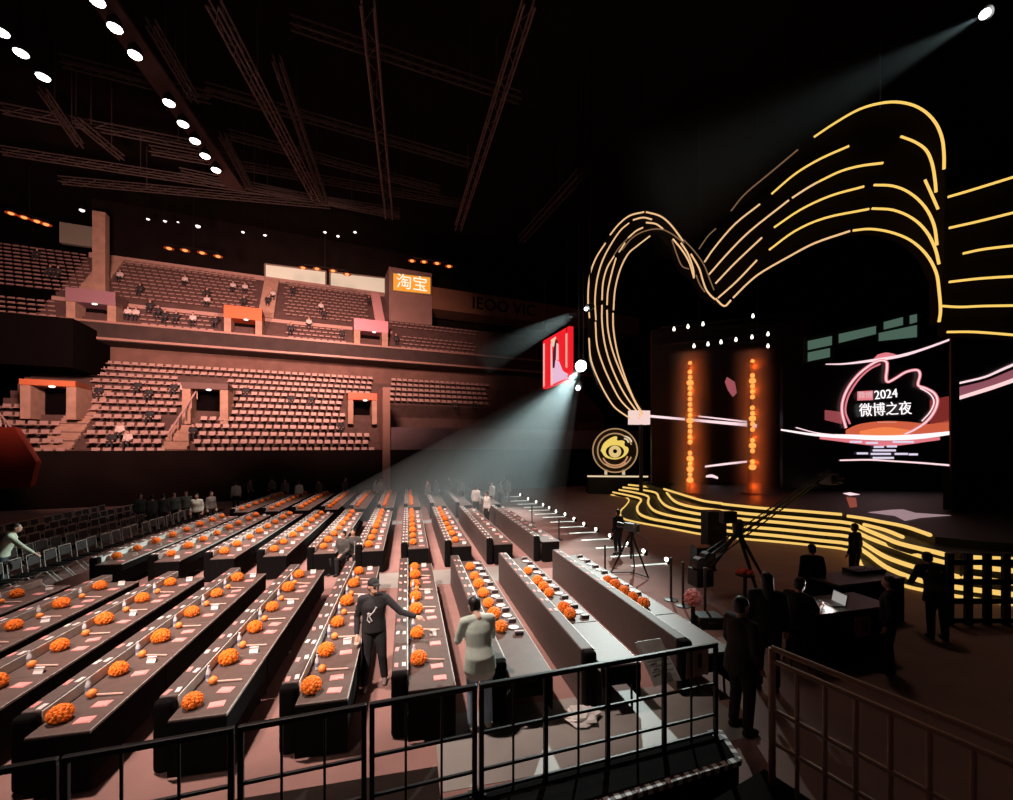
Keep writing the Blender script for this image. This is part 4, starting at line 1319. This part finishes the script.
# person at the far left edge
P0 = on(1, 594, 0)
J = lean(STAND, .35); J.update({'elR': V((.28,.38,1.12)), 'wrR': V((.18,.55,.92))})
person('person in pale shirt leaning beside the empty chairs at the frame edge', (P0.x, P0.y, 0), -PI*.35, J, 1.86, (.60,.68,.52), (.05,.06,.08), voxel=.014)
# groups on the floor
def pal(c): return c
GRP = [(140,531,(.05,.055,.05)), (152,533,(.03,.03,.03)), (163,531,(.05,.05,.05)), (174,528,(.12,.13,.11)), (186,526,(.16,.17,.14)), (197,531,(.62,.68,.58)), (211,527,(.2,.18,.16))]
for i, (x, y, c) in enumerate(GRP):
    dark('standing person %s in the small group by the rear table rows' % ('in pale striped shirt' if i == 5 else 'in dark top, ' + ordw(i+1)), x, y, random.uniform(0, 6), 1.68, vx=.03, top=c, group='small group behind the flower rows')
FAR = [(236,511,.5),(250,503,.12),(272,502,.12),(285,504,.2),(299,508,.65),(319,505,.06),(375,504,.25),(381,504,.3),(428,507,.25),(436,502,.1),(449,502,.2),(461,503,.3),(476,518,.75),(487,526,.8),(492,510,.5),(507,503,.2),(345,503,.1),(500,505,.35)]
for i, (x, y, g) in enumerate(FAR):
    dark('far person in %s clothes, %s along the far end of the tables' % ('pale' if g > .45 else 'dark', ordw(i+1)), x, y, random.uniform(0, 6), random.uniform(1.62, 1.76), vx=.04, top=(g, g*.93, g*.88), group='people at the far end of the tables')
for i, (x, y) in enumerate([(343,572),(353,569)]):
    dark('%s of two people in dark clothes sitting between table rows in the cross aisle' % ordw(i+1), x, y, 2.6 + i*.5, 1.7, SIT, vx=.03, top=(.06,.055,.055))
for i, (x, y) in enumerate([(343,572),(353,569)]):
    P0 = on(x, y, 0)
    a_ = 2.6 + i*.5
    chP.place((P0.x + math.sin(a_)*.05, P0.y - math.cos(a_)*.05, 0), a_, 'black metal chair under the %s sitting person in the cross aisle' % ordw(i+1), 'chairs in the cross aisle')
# spectators on the stands
LOWP = [(99,386,.05),(138,384,.05),(149,390,.05),(174,386,.06),(184,387,.6),(112,432,.05),(120,430,.5),(128,432,.75),(150,414,.06),(246,389,.05),(291,396,.05),(311,397,.05),(341,424,.04),(193,431,.1),(455,405,.05),(475,403,.05)]
sp = {}
def seated(label, pos, g):
    key = 'a' if g < .3 else 'b'
    if key not in sp:
        rr = person('x', (0,0,0), 0, SIT, 1.72, (.03,.03,.035) if key == 'a' else (.7,.62,.58), (.03,.03,.04), voxel=.04)
        sp[key] = Proto(rr)
    o = sp[key].place(pos, STRZ + PI, label, 'seated spectators on the stands')
    return o
for i, (x, y, g) in enumerate(LOWP):
    best = None
    for r_ in range(LR):
        v = r_*LV + .36
        t, z = spx(x, v, y)
        e = abs(z - (LZ0 + r_*LZ + .9))
        if best is None or e < best[0]: best = (e, t, v, r_)
    _, t, v, r_ = best
    seated('seated spectator in %s, %s along the lower stand' % ('pale top' if g > .3 else 'dark clothes', ordw(i+1)), st(t, v, LZ0 + r_*LZ), g)
UPP = [(37,253,.05),(50,268,.05),(58,271,.05),(120,272,.7),(140,288,.05),(185,278,.7),(207,297,.7),(207,293,.05),(233,283,.7),(245,287,.7),(244,298,.05),(128,313,.6),(136,313,.7),(150,306,.05),(158,310,.05),(165,321,.05),(176,325,.05),(193,327,.6),(215,317,.05),(273,293,.7),(268,300,.05),(321,304,.7),(324,311,.05),(309,322,.7),(291,327,.05),(293,290,.05),(342,333,.05),(369,300,.05),(396,342,.05)]
for i, (x, y, g) in enumerate(UPP):
    best = None
    for r_ in range(2, UR):
        v = UV0 + r_*UV + .3
        t, z = spx(x, v, y)
        e = abs(z - (UZ0 + r_*UZ + .9))
        if best is None or e < best[0]: best = (e, t, v, r_)
    _, t, v, r_ = best
    seated('seated spectator in %s, %s along the upper stand' % ('pale top' if g > .3 else 'dark clothes', ordw(i+1)), st(t, v, UZ0 + r_*UZ), g)
#==FENCE==
# ---------------------------------------------------------------- deck and fence in front
def proj(p):
    d = p.x*SY + p.y*CY
    return CX + F*(p.x*CY - p.y*SY)/d, HY - F*(p.z-EYE)/d, d
PZ = .38
A_ = on(718, 642, PZ+1.10); B_ = on(420, 694, PZ+1.10)
FD = (B_-A_).normalized()
def fence_s(px):
    lo, hi = -1.0, 30.0
    lo, hi = 0.0, 12.0
    for _ in range(60):
        mid = (lo+hi)/2
        if proj(A_+FD*mid)[0] > px: lo = mid
        else: hi = mid
    return lo
fz_ = math.atan2(FD.y, FD.x)
side = V((-FD.y, FD.x, 0))
if side.y > 0: side = -side
deck = thing('viewing_deck', 'low black viewing deck with a striped tape edge carrying the fence', 'deck', (A_.x, A_.y, 0))
q0 = A_ - FD*.08 - side*.06
c0, c1 = on(739, 759, PZ), on(606, 800, PZ)
pts = [q0 - V((A_.x, A_.y, 0)), c0 - V((A_.x, A_.y, 0)), (c1 + (c1-c0).normalized()*7.0) - V((A_.x, A_.y, 0)), (A_ + FD*8 - side*.06) - V((A_.x, A_.y, 0))]
for p in pts: p.z = 0
MB().slab(pts, V((0, 0, PZ))).build('deck_board', mat('deck_black', (.006, .005, .005), .95, spec=.05, noise=.3, nscale=5), deck)
HAZ = stripes('hazard_tape', (.85, .78, .74), (.07, .02, .02), 2.6, 'X')
def tape(p, q):
    d = (q-p); L = d.length; a = math.atan2(d.y, d.x)
    o = MB().box((0, -.03, 0), (L, .03, .004)).box((0, -.034, -.05), (L, -.030, 0)).build('hazard_tape', HAZ, deck)
    o.location = p + V((0, 0, PZ+.001)); o.rotation_euler = (0, 0, a)
tape(pts[2], pts[1]); tape(pts[1], pts[0])
JN = [0.0] + [fence_s(x) for x in (478, 368, 236)]
JN += [JN[-1] + 1.15, JN[-1] + 2.35]
ORD = ['at the taped deck corner', 'behind the person in green top', 'behind the person in black', 'below the second flower row', 'below the first flower row']
for i in range(len(JN)-1):
    a, b = JN[i] + .012, JN[i+1] - .012
    L = b - a
    o = thing('fence_panel', 'black metal fence panel, %s counted from the taped deck corner' % ordw(i+1), 'fence', A_ + FD*a - V((0, 0, 1.10)), fz_, 'black metal fence panels')
    MB().rbox((0, -.025, 1.05), (L, .025, 1.10), .01).build('top_rail', BLACK, o)
    for z in (.60, .24, .03):
        MB().rbox((.03, -.014, z), (L-.03, .014, z+.03), .006).build('rail', BLACK, o)
    n = max(2, round(L/.38))
    xs = [.0] + [L*j/n for j in range(1, n)] + [L-.045]
    for j, x in enumerate(xs):
        w = .045 if j in (0, len(xs)-1) or (i == 0 and j % 2 == 0) else .022
        MB().rbox((x, -w/2, 0), (x+w, w/2, 1.052), .006).build('post', BLACK, o)
    for x in (.02, L-.02):
        MB().box((x-.05, -.09, 0), (x+.05, .09, .012)).build('foot', BLACK, o)
# crumpled white bags and papers on the fence and floor
def crumple(name, label, cat, c, r, m, seed, flat=.6):
    mb = MB(); mb.ell((0, 0, r[2]*.9), r, 12, 8, bump=.25, seed=seed)
    for v in range(len(mb.v)):
        x, y, z = mb.v[v]; mb.v[v] = (x, y, max(0, z))
    o = mb.build(name, m); o.location = c
    return tag(o, label, cat)
BAGW = mat('bag_white', (.75, .74, .70), .5, noise=.15, nscale=10)
p = on(581, 720, .0)
crumple('paper_bag', 'crumpled white bag on floor under the end of a table row', 'bag', (p.x, p.y, .006), (.26, .2, .07), BAGW, 4)
def hung_sheet(name, label, px0, px1, ya, yb, m, tilt=0, printed=None):
    a, b = fence_s(px0), fence_s(px1)
    P_ = A_ + FD*a; Q_ = A_ + FD*b
    d = proj(P_)[2]
    zt = EYE - (ya-HY)*d/F; zb = EYE - (yb-HY)*d/F
    r = thing(name, label, 'sheet', P_ - V((0, 0, P_.z - zb)) - side*.05)
    off = Q_ - P_; off.z = 0
    mb = MB(); rnd = random.Random(5)
    n = 6
    A2 = [off*k/n + V((0, 0, zt-zb)) - side*rnd.uniform(0, .03) for k in range(n+1)]
    B2 = [off*k/n - side*rnd.uniform(0, .05) for k in range(n+1)]
    A2 = [p - side*tilt for p in A2]
    mb.band(A2, B2, -side*.006)
    mb.build('paper', m, r)
    if printed:
        tv = -side*tilt
        for (u0, u1, v0, v1, mm) in printed:
            h = zt - zb
            MB().band([off*u0 + V((0,0,h*v1)) + side*.012 + tv*v1, off*u1 + V((0,0,h*v1)) + side*.012 + tv*v1], [off*u0 + V((0,0,h*v0)) + side*.012 + tv*v0, off*u1 + V((0,0,h*v0)) + side*.012 + tv*v0], side*.004).build('print_mark', mm, r)
    return r
GREYP = mat('print_grey_lines', (.32, .30, .30), .8)
hung_sheet('hanging_sheet', 'white crumpled printed sheet hanging on the fence by its corner', 686, 658, 655, 684, BAGW, .38, [(.1,.9,.30,.33,GREYP), (.1,.8,.42,.45,GREYP), (.1,.9,.54,.57,GREYP), (.1,.7,.66,.69,GREYP), (.3,.5,.12,.26,GREYP)])
hung_sheet('pink_notice', 'pinkish notice with dark mark on the last fence section at its corner', 713, 690, 647, 678, mat('notice_pink', (.66, .48, .44), .6), 0, [(.38,.56,.35,.8,mat('notice_dark', (.08, .03, .03), .7))])

# steel barrier in the front corner
GBAR = mat('barrier_steel', (.55, .34, .26), .5, .15)
BZ = 1.75
a = on(772, 648, BZ); b = on(935, 714, BZ); b = a + (b-a)*1.75
bar = thing('crowd_barrier', 'brown steel barrier with upright bars in the bottom corner', 'barrier', V((a.x, a.y, .38)))
o3 = V((a.x, a.y, .38)); d = b - a
MB().tube([a-o3, b-o3], .028, 10).build('top_rail', GBAR, bar)
zl = V((0, 0, -.13))
MB().tube([a-o3+zl, b-o3+zl], .024, 10).build('rail', GBAR, bar)
zl = V((0, 0, -.62))
MB().tube([a-o3+zl, b-o3+zl], .022, 10).build('rail', GBAR, bar)
zl = V((0, 0, -.95))
MB().tube([a-o3+zl, b-o3+zl], .022, 10).build('rail', GBAR, bar)
for k in range(10):
    p = a - o3 + d*(k/9)
    w = .034 if k in (0, 9) else .02
    top = 0 if k in (0, 9) else -.13
    MB().tube([p + V((0, 0, top)), V((p.x, p.y, 0))], w, 10).build('post' if k in (0, 9) else 'bar', GBAR, bar)
plat = thing('barrier_platform', 'dark platform under the brown steel barrier', 'platform', V((a.x, a.y, 0)))
n_ = V((d.y, -d.x, 0)).normalized()
if n_.y > 0: n_ = -n_
e0 = -d.normalized()*.15
MB().slab([e0 - n_*.12, V((d.x, d.y, 0)) - n_*.12, V((d.x, d.y, 0)) + n_*1.2, e0 + n_*1.2], V((0, 0, .38))).build('platform_body', mat('platform_dark', (.008, .006, .005), .9, spec=.05), plat)

#==GEAR==
# ---------------------------------------------------------------- floor lights beside the aisle
DOTS = [(521,495),(529,499),(537,502),(544,505),(550,508),(557,511.5),(566,514.5),(575,519),(585,524),(597,529.5),(611,536),(628,543.5),(645,551.5),(668,560)]
LENS = glow('floor_lens', (1, .97, .88), 9)
for i, (x, y) in enumerate(DOTS):
    p = on(x, y, .12)
    r = thing('floor_light', 'small bright floor light by the stage side aisle, %s counted from the fence' % ordw(len(DOTS)-i), 'floor light', (p.x, p.y, 0), 0, 'row of white floor lights')
    MB().rbox((-.05, -.08, 0), (.06, .08, .17), .015).build('housing', BLACK, r)
    MB().ell((-.055, 0, .14), (.05, .085, .07), 8, 6).build('lens', LENS, r, smooth=True)
    MB().rbox((-1.3, -.045, 0), (-.06, .045, .02), .006).build('painted_streak', mat('painted_streak_white', (.75, .74, .68), .4, emit=(.85, 1, .9), es=.75), r)  # glowing bar added as the light streak along the floor
    l = link_light('floor_light_beam', 'SPOT', (p.x-.12, p.y, .26), 160, (.93, 1, .92), (p.x-1.6, p.y, .0), spot_size=.45, spot_blend=.8, shadow_soft_size=.03)
# stanchions and flower pedestal
def stanchion(label, px, py, h=1.0):
    p = on(px, py, 0)
    r = thing('stanchion', label, 'stanchion', p, 0, 'dark stanchions by the camera crane')
    MB().lathe([(.17, 0), (.17, .02), (.06, .04), (.03, .05)], 16).build('base', BLACK, r)
    MB().lathe([(.03, .04), (.03, h), (.04, h), (.04, h+.04), (.02, h+.05)], 12).build('pole', mat('stanchion_brown', (.05, .03, .025), .4), r)
stanchion('dark stanchion, first from the row of floor lights', 671, 600)
stanchion('dark stanchion, second from the row of floor lights', 683, 606)
stanchion('dark stanchion right behind the pink flower pedestal', 705, 620, 1.1)
stanchion('short dark stanchion standing alone between floor lights and tripod', 605, 571, .75)
stanchion('pale-topped stanchion beside third far floor light', 559, 540, .8)
stanchion('dark stanchion among the far floor lights', 532, 523, .8)
p = on(693, 625, 0)
r = thing('flower_pedestal', 'pink flower ball on a dark round pedestal by the stanchions', 'flower stand', p)
MB().lathe([(.27, 0), (.27, .03), (.05, .06), (.04, .42), (.06, .44)], 18).build('pedestal', BLACK, r)
mb = MB(); rnd = random.Random(4)
for i in range(30):
    z = 1 - 1.9*(i+.5)/30; a_ = i*2.4; q = math.sqrt(max(0, 1-z*z))
    mb.ell((q*math.cos(a_)*.13, q*math.sin(a_)*.13, .58 + z*.13), .065, 7, 5, bump=.2, seed=i)
mb.build('blossoms', mat('pink_petals', (1, .30, .28), .6, noise=.25, nscale=25), r)
MB().ell((.0, -.0, .58), .1, 8, 6).build('flower_core', mat('core_pink', (.8, .25, .25), .6), r)

def tripod(label, px, py, h, camera=True, rz=0, spread=.55, nm='camera_tripod'):
    p = on(px, py, 0)
    r = thing(nm, label, 'tripod', p, rz)
    for k in range(3):
        a = 2*PI*k/3 + .5
        MB().tube([(.05*math.cos(a), .05*math.sin(a), h), (spread*math.cos(a), spread*math.sin(a), .03)], [.035, .022], 8).build('leg', BLACK, r)
    m_ = MB()
    for k in range(3):
        a, b = 2*PI*k/3 + .5, 2*PI*(k+1)/3 + .5
        m_.tube([(spread*math.cos(a), spread*math.sin(a), .06), (0, 0, .06)], .018, 6)
    m_.build('spreader', BLACK, r)
    MB().lathe([(.03, h*.4), (.03, h), (.09, h), (.09, h+.08), (.05, h+.12)], 12).build('head', BLACK, r)
    if camera:
        c = thing('video_camera', 'video camera mounted on the tripod beside the floor lights', 'video camera', p, rz)
        MB().rbox((-.09, -.25, h+.12), (.09, .2, h+.36), .02).build('camera_body', mat('camera_grey', (.06, .06, .06), .4), c)
        MB().tube([(0, .2, h+.25), (0, .48, h+.25)], [.07, .09], 12).build('lens', BLACK, c)
        MB().rbox((-.22, -.3, h+.3), (-.1, -.26, h+.42), .01).build('viewfinder', mat('finder', (.3, .3, .3), .3), c)
        MB().tube([(.05, -.1, h+.1), (.12, -.55, h-.1)], .014, 6).build('pan_handle', BLACK, c)
    return r
tripod('camera tripod with video camera standing beside the floor lights', 631, 574, 1.15, True, .4, .62)
# camera crane
cb = on(742, 592, 0)
r = thing('camera_crane', 'black camera crane with long arm rising toward the logo screen', 'camera crane', cb)
hub = at(738, 527, (cb.x*SY + cb.y*CY)) - cb
for k in range(3):
    a = 2*PI*k/3 + .2
    MB().tube([hub - V((0,0,.1)), V((1.0*math.cos(a), 1.0*math.sin(a), .05))], [.05, .035], 8).build('leg', BLACK, r)
MB().lathe([(.12, -.2), (.14, 0), (.14, .15), (.08, .2)], 12, hub).build('pivot', BLACK, r)
dcb = cb.x*SY + cb.y*CY
tip = at(829, 471, dcb + 1.6) - cb; tail = at(700, 563, dcb - .6) - cb
m_ = MB()
u = (tip-tail).normalized(); s_ = V((0, 0, 1)); w_ = u.cross(s_).normalized()
for (a, b) in ((1, 1), (1, -1), (-1, 1), (-1, -1)):
    m_.tube([tail + s_*.10*a + w_*.09*b, tip + s_*.05*a + w_*.05*b], .018, 6)
for k in range(14):
    p0, p1 = tail + (tip-tail)*(k/14), tail + (tip-tail)*((k+1)/14)
    sg = 1 if k % 2 else -1
    for b in (1, -1):
        m_.tube([p0 + s_*.09*sg + w_*.08*b, p1 - s_*.08*sg + w_*.08*b], .01, 5)
m_.build('arm', mat('crane_arm', (.035, .03, .03), .4, .4), r)
for k, dx in enumerate((-.14, .14)):
    MB().lathe([(.0, -.09), (.17, -.09), (.17, .09), (.0, .09)], 14, (0, 0, 0)).build('counterweight', mat('weight_grey', (.11, .10, .10), .5), r).matrix_local = Matrix.Translation(tail + u*(.1 + dx)) @ w_.to_track_quat('Z', 'Y').to_matrix().to_4x4()
MB().rbox(tail - V((.22, .2, .55)), tail - V((-.24, -.2, .12)), .03).build('control_box', BLACK, r)
MB().rbox(tip - V((.14, .2, .40)), tip + V((.14, .2, -.08)), .03).tube([tip, tip - V((0, 0, .2))], .04, 8).build('remote_head', mat('head_grey', (.12, .10, .09), .5), r)
MB().tube([tip - V((0, .2, .25)), tip - V((.05, .5, .27))], [.06, .08], 10).build('lens', BLACK, r)
MB().rbox(hub + V((-.5, -.1, .12)), hub + V((-.1, .1, .42)), .02).build('monitor', BLACK, r)
# black cases and speaker on the floor in front of the steps
def case(label, px0, px1, pyt, pyb, dep=.5, nm='equipment_case', m=BLACK, cat='case'):
    p = on((px0+px1)/2, pyb, 0)
    d = p.x*SY + p.y*CY
    w = (px1-px0)/F*d; h = (pyb-pyt)/F*d
    r = thing(nm, label, cat, p, -YAW)
    MB().rbox((-w/2, 0, 0), (w/2, dep, h), .025).build('case_body', m, r)
    mm = MB()
    for x in (-w/2, w/2):
        for z in (.02, h-.04):
            mm.box((x-.02, -.012, z-.01), (x+.02, .03, z+.04))
    mm.build('corner_guard', mat('corner_metal', (.12, .11, .1), .4, .6), r)
    MB().box((-w*.2, -.014, h*.55), (w*.2, -.002, h*.62)).build('handle', mat('case_handle', (.05, .05, .05), .4), r)
    return r
case('tall black loudspeaker stack standing before the lit stage steps', 708, 727, 512, 551, .6, 'loudspeaker', mat('speaker_black', (.012, .01, .01), .6), 'loudspeaker')
case('black equipment box below the crane counterweight', 697, 716, 548, 571, .5)
case('low black road case behind the suited person', 700, 726, 618, 630, .4)
# control desks
def desk(label, xa, ya, xb, yb, z, dep, dk=True):
    a, b = on(xa, ya, z), on(xb, yb, z)
    d = b-a; L = d.length
    r = thing('control_desk', label, 'desk', (a.x, a.y, 0), math.atan2(d.y, d.x))
    MB().rbox((0, -.02, z-.05), (L, dep, z), .012).build('desk_top', mat('desk_black', (.03, .025, .024), .4), r)
    MB().box((.02, 0, .0), (L-.02, .03, z-.05)).build('front_panel', BLACKCLOTH, r)
    for x in (.03, L-.07):
        MB().box((x, .05, 0), (x+.04, dep-.05, z-.05)).build('side_panel', BLACKCLOTH, r)
    MB().box((0, -.026, z-.012), (L, -.018, z+.004)).build('edge_trim', mat('desk_edge', (.28, .24, .22), .4), r)
    return r, a, d, L
r1, a1, d1, L1 = desk('black control desk with pink sheet on its front beside the seated person', 818, 614, 893, 604.5, .95, .7)
rs_ = thing('desk_notice', 'pinkish sheet with dark mark hung on the front of the control desk', 'sheet', a1 + d1*.45 - V((0, 0, .48)), math.atan2(d1.y, d1.x))
MB().box((0, -.028, 0), (.38, -.022, .36)).build('paper', mat('desk_sheet', (.42, .27, .24), .7), rs_)
MB().box((.20, -.033, .10), (.27, -.029, .26)).build('print_mark', mat('notice_dark', (.08, .03, .03), .7), rs_)
desk('second black control desk set behind the pink sheet desk', 838, 585, 905, 577, .95, .7)
def laptop(label, p, rz, col):
    r = thing('laptop', label, 'laptop', p, rz)
    MB().rbox((-.17, -.12, 0), (.17, .12, .018), .006).build('keyboard_base', mat('laptop_grey', (.2, .2, .2), .4), r)
    MB().box((-.17, .12, .01), (.17, .132, .235), Matrix.Rotation(-.2, 4, 'X')).build('lid', BLACK, r)
    MB().box((-.155, .114, .025), (.155, .119, .22), Matrix.Rotation(-.2, 4, 'X')).build('screen', glow('laptop_screen_%d' % int(col[0]*99), col, .35), r)
    link_light('screen_glow', 'AREA', V(p) + V((-.02, .0, .2)), 5, (1, .9, .85), V(p) + V((-.6, .15, .45)), size=.3)
ld = on(838, 606, .95)
laptop('open laptop lighting the seated person on the control desk', (ld.x, ld.y + .12, .95), -PI/2 - YAW, (.9, .85, .8))
mx = thing('mixing_console', 'dark sloped mixing console on the second control desk', 'console', on(872, 574, .95))
MB().slab([(-.4, 0, 0), (.4, 0, 0), (.4, 0, .08), (-.4, 0, .08)], (0, .35, 0)).build('console_body', BLACK, mx)
mm = MB()
for i in range(8):
    mm.lathe([(.015, .08), (.012, .10)], 8, (-.34 + i*.095, .12, 0))
mm.build('knob_row', mat('knob_grey', (.3, .3, .3), .4), mx)
red = thing('red_flower_box', 'small red flower arrangement on a dark stand behind the suited person', 'flower stand', on(745, 612, 0))
MB().lathe([(.16, 0), (.05, .05), (.04, .8), (.2, .84), (.2, .88)], 14).build('stand', BLACK, red)
mb = MB()
for i in range(12): mb.ell((random.uniform(-.16, .16), random.uniform(-.1, .1), .92), .05, 7, 5, bump=.2, seed=i)
mb.build('blossoms', mat('red_petals', (.9, .12, .08), .6), red)
# dark scaffold tower at the far side of the corner with slotted front
sc0 = on(985, 625, 0)
r = thing('slotted_screen', 'black slotted barrier through which the yellow stage lights show', 'barrier', sc0, -YAW)
dd = sc0.x*SY + sc0.y*CY
hh = EYE - (553-HY)*dd/F
mm = MB()
for k in range(4):
    z = hh*(.02 + .27*k)
    mm.box((-.75, 0, z), (.9, .05, z + .11))
mm.build('slat', BLACK, r)
for x in (-.75, -.35, .05, .45, .88):
    MB().box((x-.07, -.03, 0), (x+.07, .04, hh)).build('post', BLACK, r)
case('brown tall case beside the slotted barrier at the stage end', 961, 972, 553, 596, .3, 'tall_case', mat('case_brown', (.06, .035, .025), .6))

#==LIGHTS==
# ---------------------------------------------------------------- lighting
w = bpy.data.worlds.new('world'); sc.world = w; w.use_nodes = True
w.node_tree.nodes['Background'].inputs[0].default_value = (.9, .5, .42, 1)
w.node_tree.nodes['Background'].inputs[1].default_value = .004
# house lights: warm overhead wash on the floor, plus an added unseen fill
link_light('house_and_fill_light', 'SPOT', (-6, 8, 21.5), 23000, (1, .76, .67), (-1.4, 10.8, 0), spot_size=.72, spot_blend=.6, shadow_soft_size=.5)
link_light('house_and_fill_light', 'SPOT', (-5, 18, 21.5), 22000, (1, .74, .66), (-2.2, 20, 0), spot_size=.85, spot_blend=.6, shadow_soft_size=.5)
link_light('house_and_fill_light', 'SPOT', (-7, -4, 17), 30000, (1, .77, .68), (-.9, 13, 0), spot_size=.54, spot_blend=.6, shadow_soft_size=.5)  # unseen fill behind the camera, added to brighten the flower fronts
# white back light from the stage truss
link_light('stage_key', 'SPOT', (15, 27, 15), 36000, (.86, 1, .95), (-2.2, 11.2, 0), spot_size=.74, spot_blend=.7, shadow_soft_size=.15)
# reddish wash on the stands
link_light('stand_wash', 'AREA', at(60, 240, 15), 1800, (1, .50, .42), at(150, 345, 36), size=2, spread=1.5)
link_light('stand_wash', 'AREA', at(330, 200, 18), 1850, (1, .50, .42), at(330, 360, 40), size=2, spread=1.2)
# stage side
link_light('stage_wash', 'AREA', at(800, 60, 14), 120, (1, .72, .55), at(720, 590, 12), size=2)
def beam(label, px, py, d, target, energy, ang, col=(.82, 1, .98), lens=.35, blend=.35):
    p = at(px, py, d)
    r = thing('beam_light', label, 'spotlight', p)
    u = (V(target)-p).normalized()
    MB().tube([-u*.5, -u*.1], [.16, .24], 12).build('housing', BLACK, r)
    MB().ell((0, 0, 0), lens, 12, 8).build('lens', glow('beam_lens', (.95, 1, .98), 14), r, smooth=True)
    MB().tube([-u*.3, V((-u.x*.3, -u.y*.3, 26.99-p.z))], .05, 5).build('hanger', BLACK, r)
    link_light('beam', 'SPOT', p + u*(lens+.05), energy, col, target, spot_size=ang, spot_blend=blend, shadow_soft_size=.05)
    return p
b1 = beam('bright white beam light throwing a haze cone beside the portrait screen', 581, 366, 27, at(509, 470, 24.5), 11000, .76, blend=.8)
b1b = beam('second white beam light directly below the haze cone light', 578, 388, 27.4, at(530, 560, 20), 300, .3, lens=.14)
b2 = beam('small white beam light at the outer edge of the heart arch', 586, 309, 25, at(500, 350, 24), 900, .22, lens=.1)
b3 = beam('white beam light high above the end of the arch', 985, 14, 16.5, at(560, 250, 19), 1500, .36, blend=.95, lens=.16)
def haze_mat(nm, dens, col):
    m = bpy.data.materials.new(nm); m.use_nodes = True
    nt = m.node_tree; nt.nodes.clear()
    o = nt.nodes.new('ShaderNodeOutputMaterial'); s = nt.nodes.new('ShaderNodeVolumeScatter')
    s.inputs['Density'].default_value = dens; s.inputs['Anisotropy'].default_value = .2
    s.inputs['Color'].default_value = (*col, 1)
    nt.links.new(s.outputs[0], o.inputs['Volume'])
    return m
def haze(label, apex, tgt, ang, ln, dens, nm):
    u = (V(tgt)-apex).normalized()
    mb = MB().tube([apex + u*.3, apex + u*ln], [.1 + .3*math.tan(ang/2), .1 + ln*math.tan(ang/2)], 28)
    m = haze_mat(nm, dens, (.86, .98, 1))
    ob = mb.build('haze', m)
    return tag(ob, label, 'haze', kind='stuff')
haze('pale haze cone falling from the bright beam light toward the aisle', b1, at(509, 470, 24.5), .82, 15, .035, 'haze_main')
haze('thin haze streak from the small beam light at the arch edge', b2, at(500, 350, 24), .25, 7, .03, 'haze_small')
haze('faint haze cone from the high beam light above the arch', b3, at(560, 250, 19), .37, 14, .010, 'haze_top')

def haze_soft(nm, dens, col, R):
    m = haze_mat(nm, dens, col)
    nt = m.node_tree
    sct = [n for n in nt.nodes if n.type == 'VOLUME_SCATTER'][0]
    tc = nt.nodes.new('ShaderNodeTexCoord'); sp = nt.nodes.new('ShaderNodeVectorMath'); sp.operation = 'MULTIPLY'
    sp.inputs[1].default_value = (1, 1, 0)
    ln = nt.nodes.new('ShaderNodeVectorMath'); ln.operation = 'LENGTH'
    mr = nt.nodes.new('ShaderNodeMapRange'); mr.inputs['From Min'].default_value = 0; mr.inputs['From Max'].default_value = R
    mr.inputs['To Min'].default_value = 1; mr.inputs['To Max'].default_value = 0
    pw = nt.nodes.new('ShaderNodeMath'); pw.operation = 'POWER'; pw.inputs[1].default_value = 2
    ml = nt.nodes.new('ShaderNodeMath'); ml.operation = 'MULTIPLY'; ml.inputs[1].default_value = dens
    nt.links.new(tc.outputs['Object'], sp.inputs[0]); nt.links.new(sp.outputs[0], ln.inputs[0])
    nt.links.new(ln.outputs['Value'], mr.inputs['Value']); nt.links.new(mr.outputs[0], pw.inputs[0])
    nt.links.new(pw.outputs[0], ml.inputs[0]); nt.links.new(ml.outputs[0], sct.inputs['Density'])
    return m
HT = haze_soft('haze_tower', .95, (1, .9, .85), 1.3)
for (tp_, th_), w_ in zip(TOWERS, ('nearer the eye emblem', 'nearer the logo screen')):
    mb = MB().tube([(0, 0, .02), (0, 0, th_ + .6)], 1.3, 24)
    o = mb.build('haze', HT); o.location = tp_
    tag(o, 'glowing haze around the orange light tower ' + w_, 'haze', kind='stuff')

vs = sc.view_settings
sc.display_settings.display_device = 'sRGB'
vs.view_transform = 'Standard'; vs.look = 'None'; vs.exposure = 0; vs.gamma = 1; vs.use_curve_mapping = False
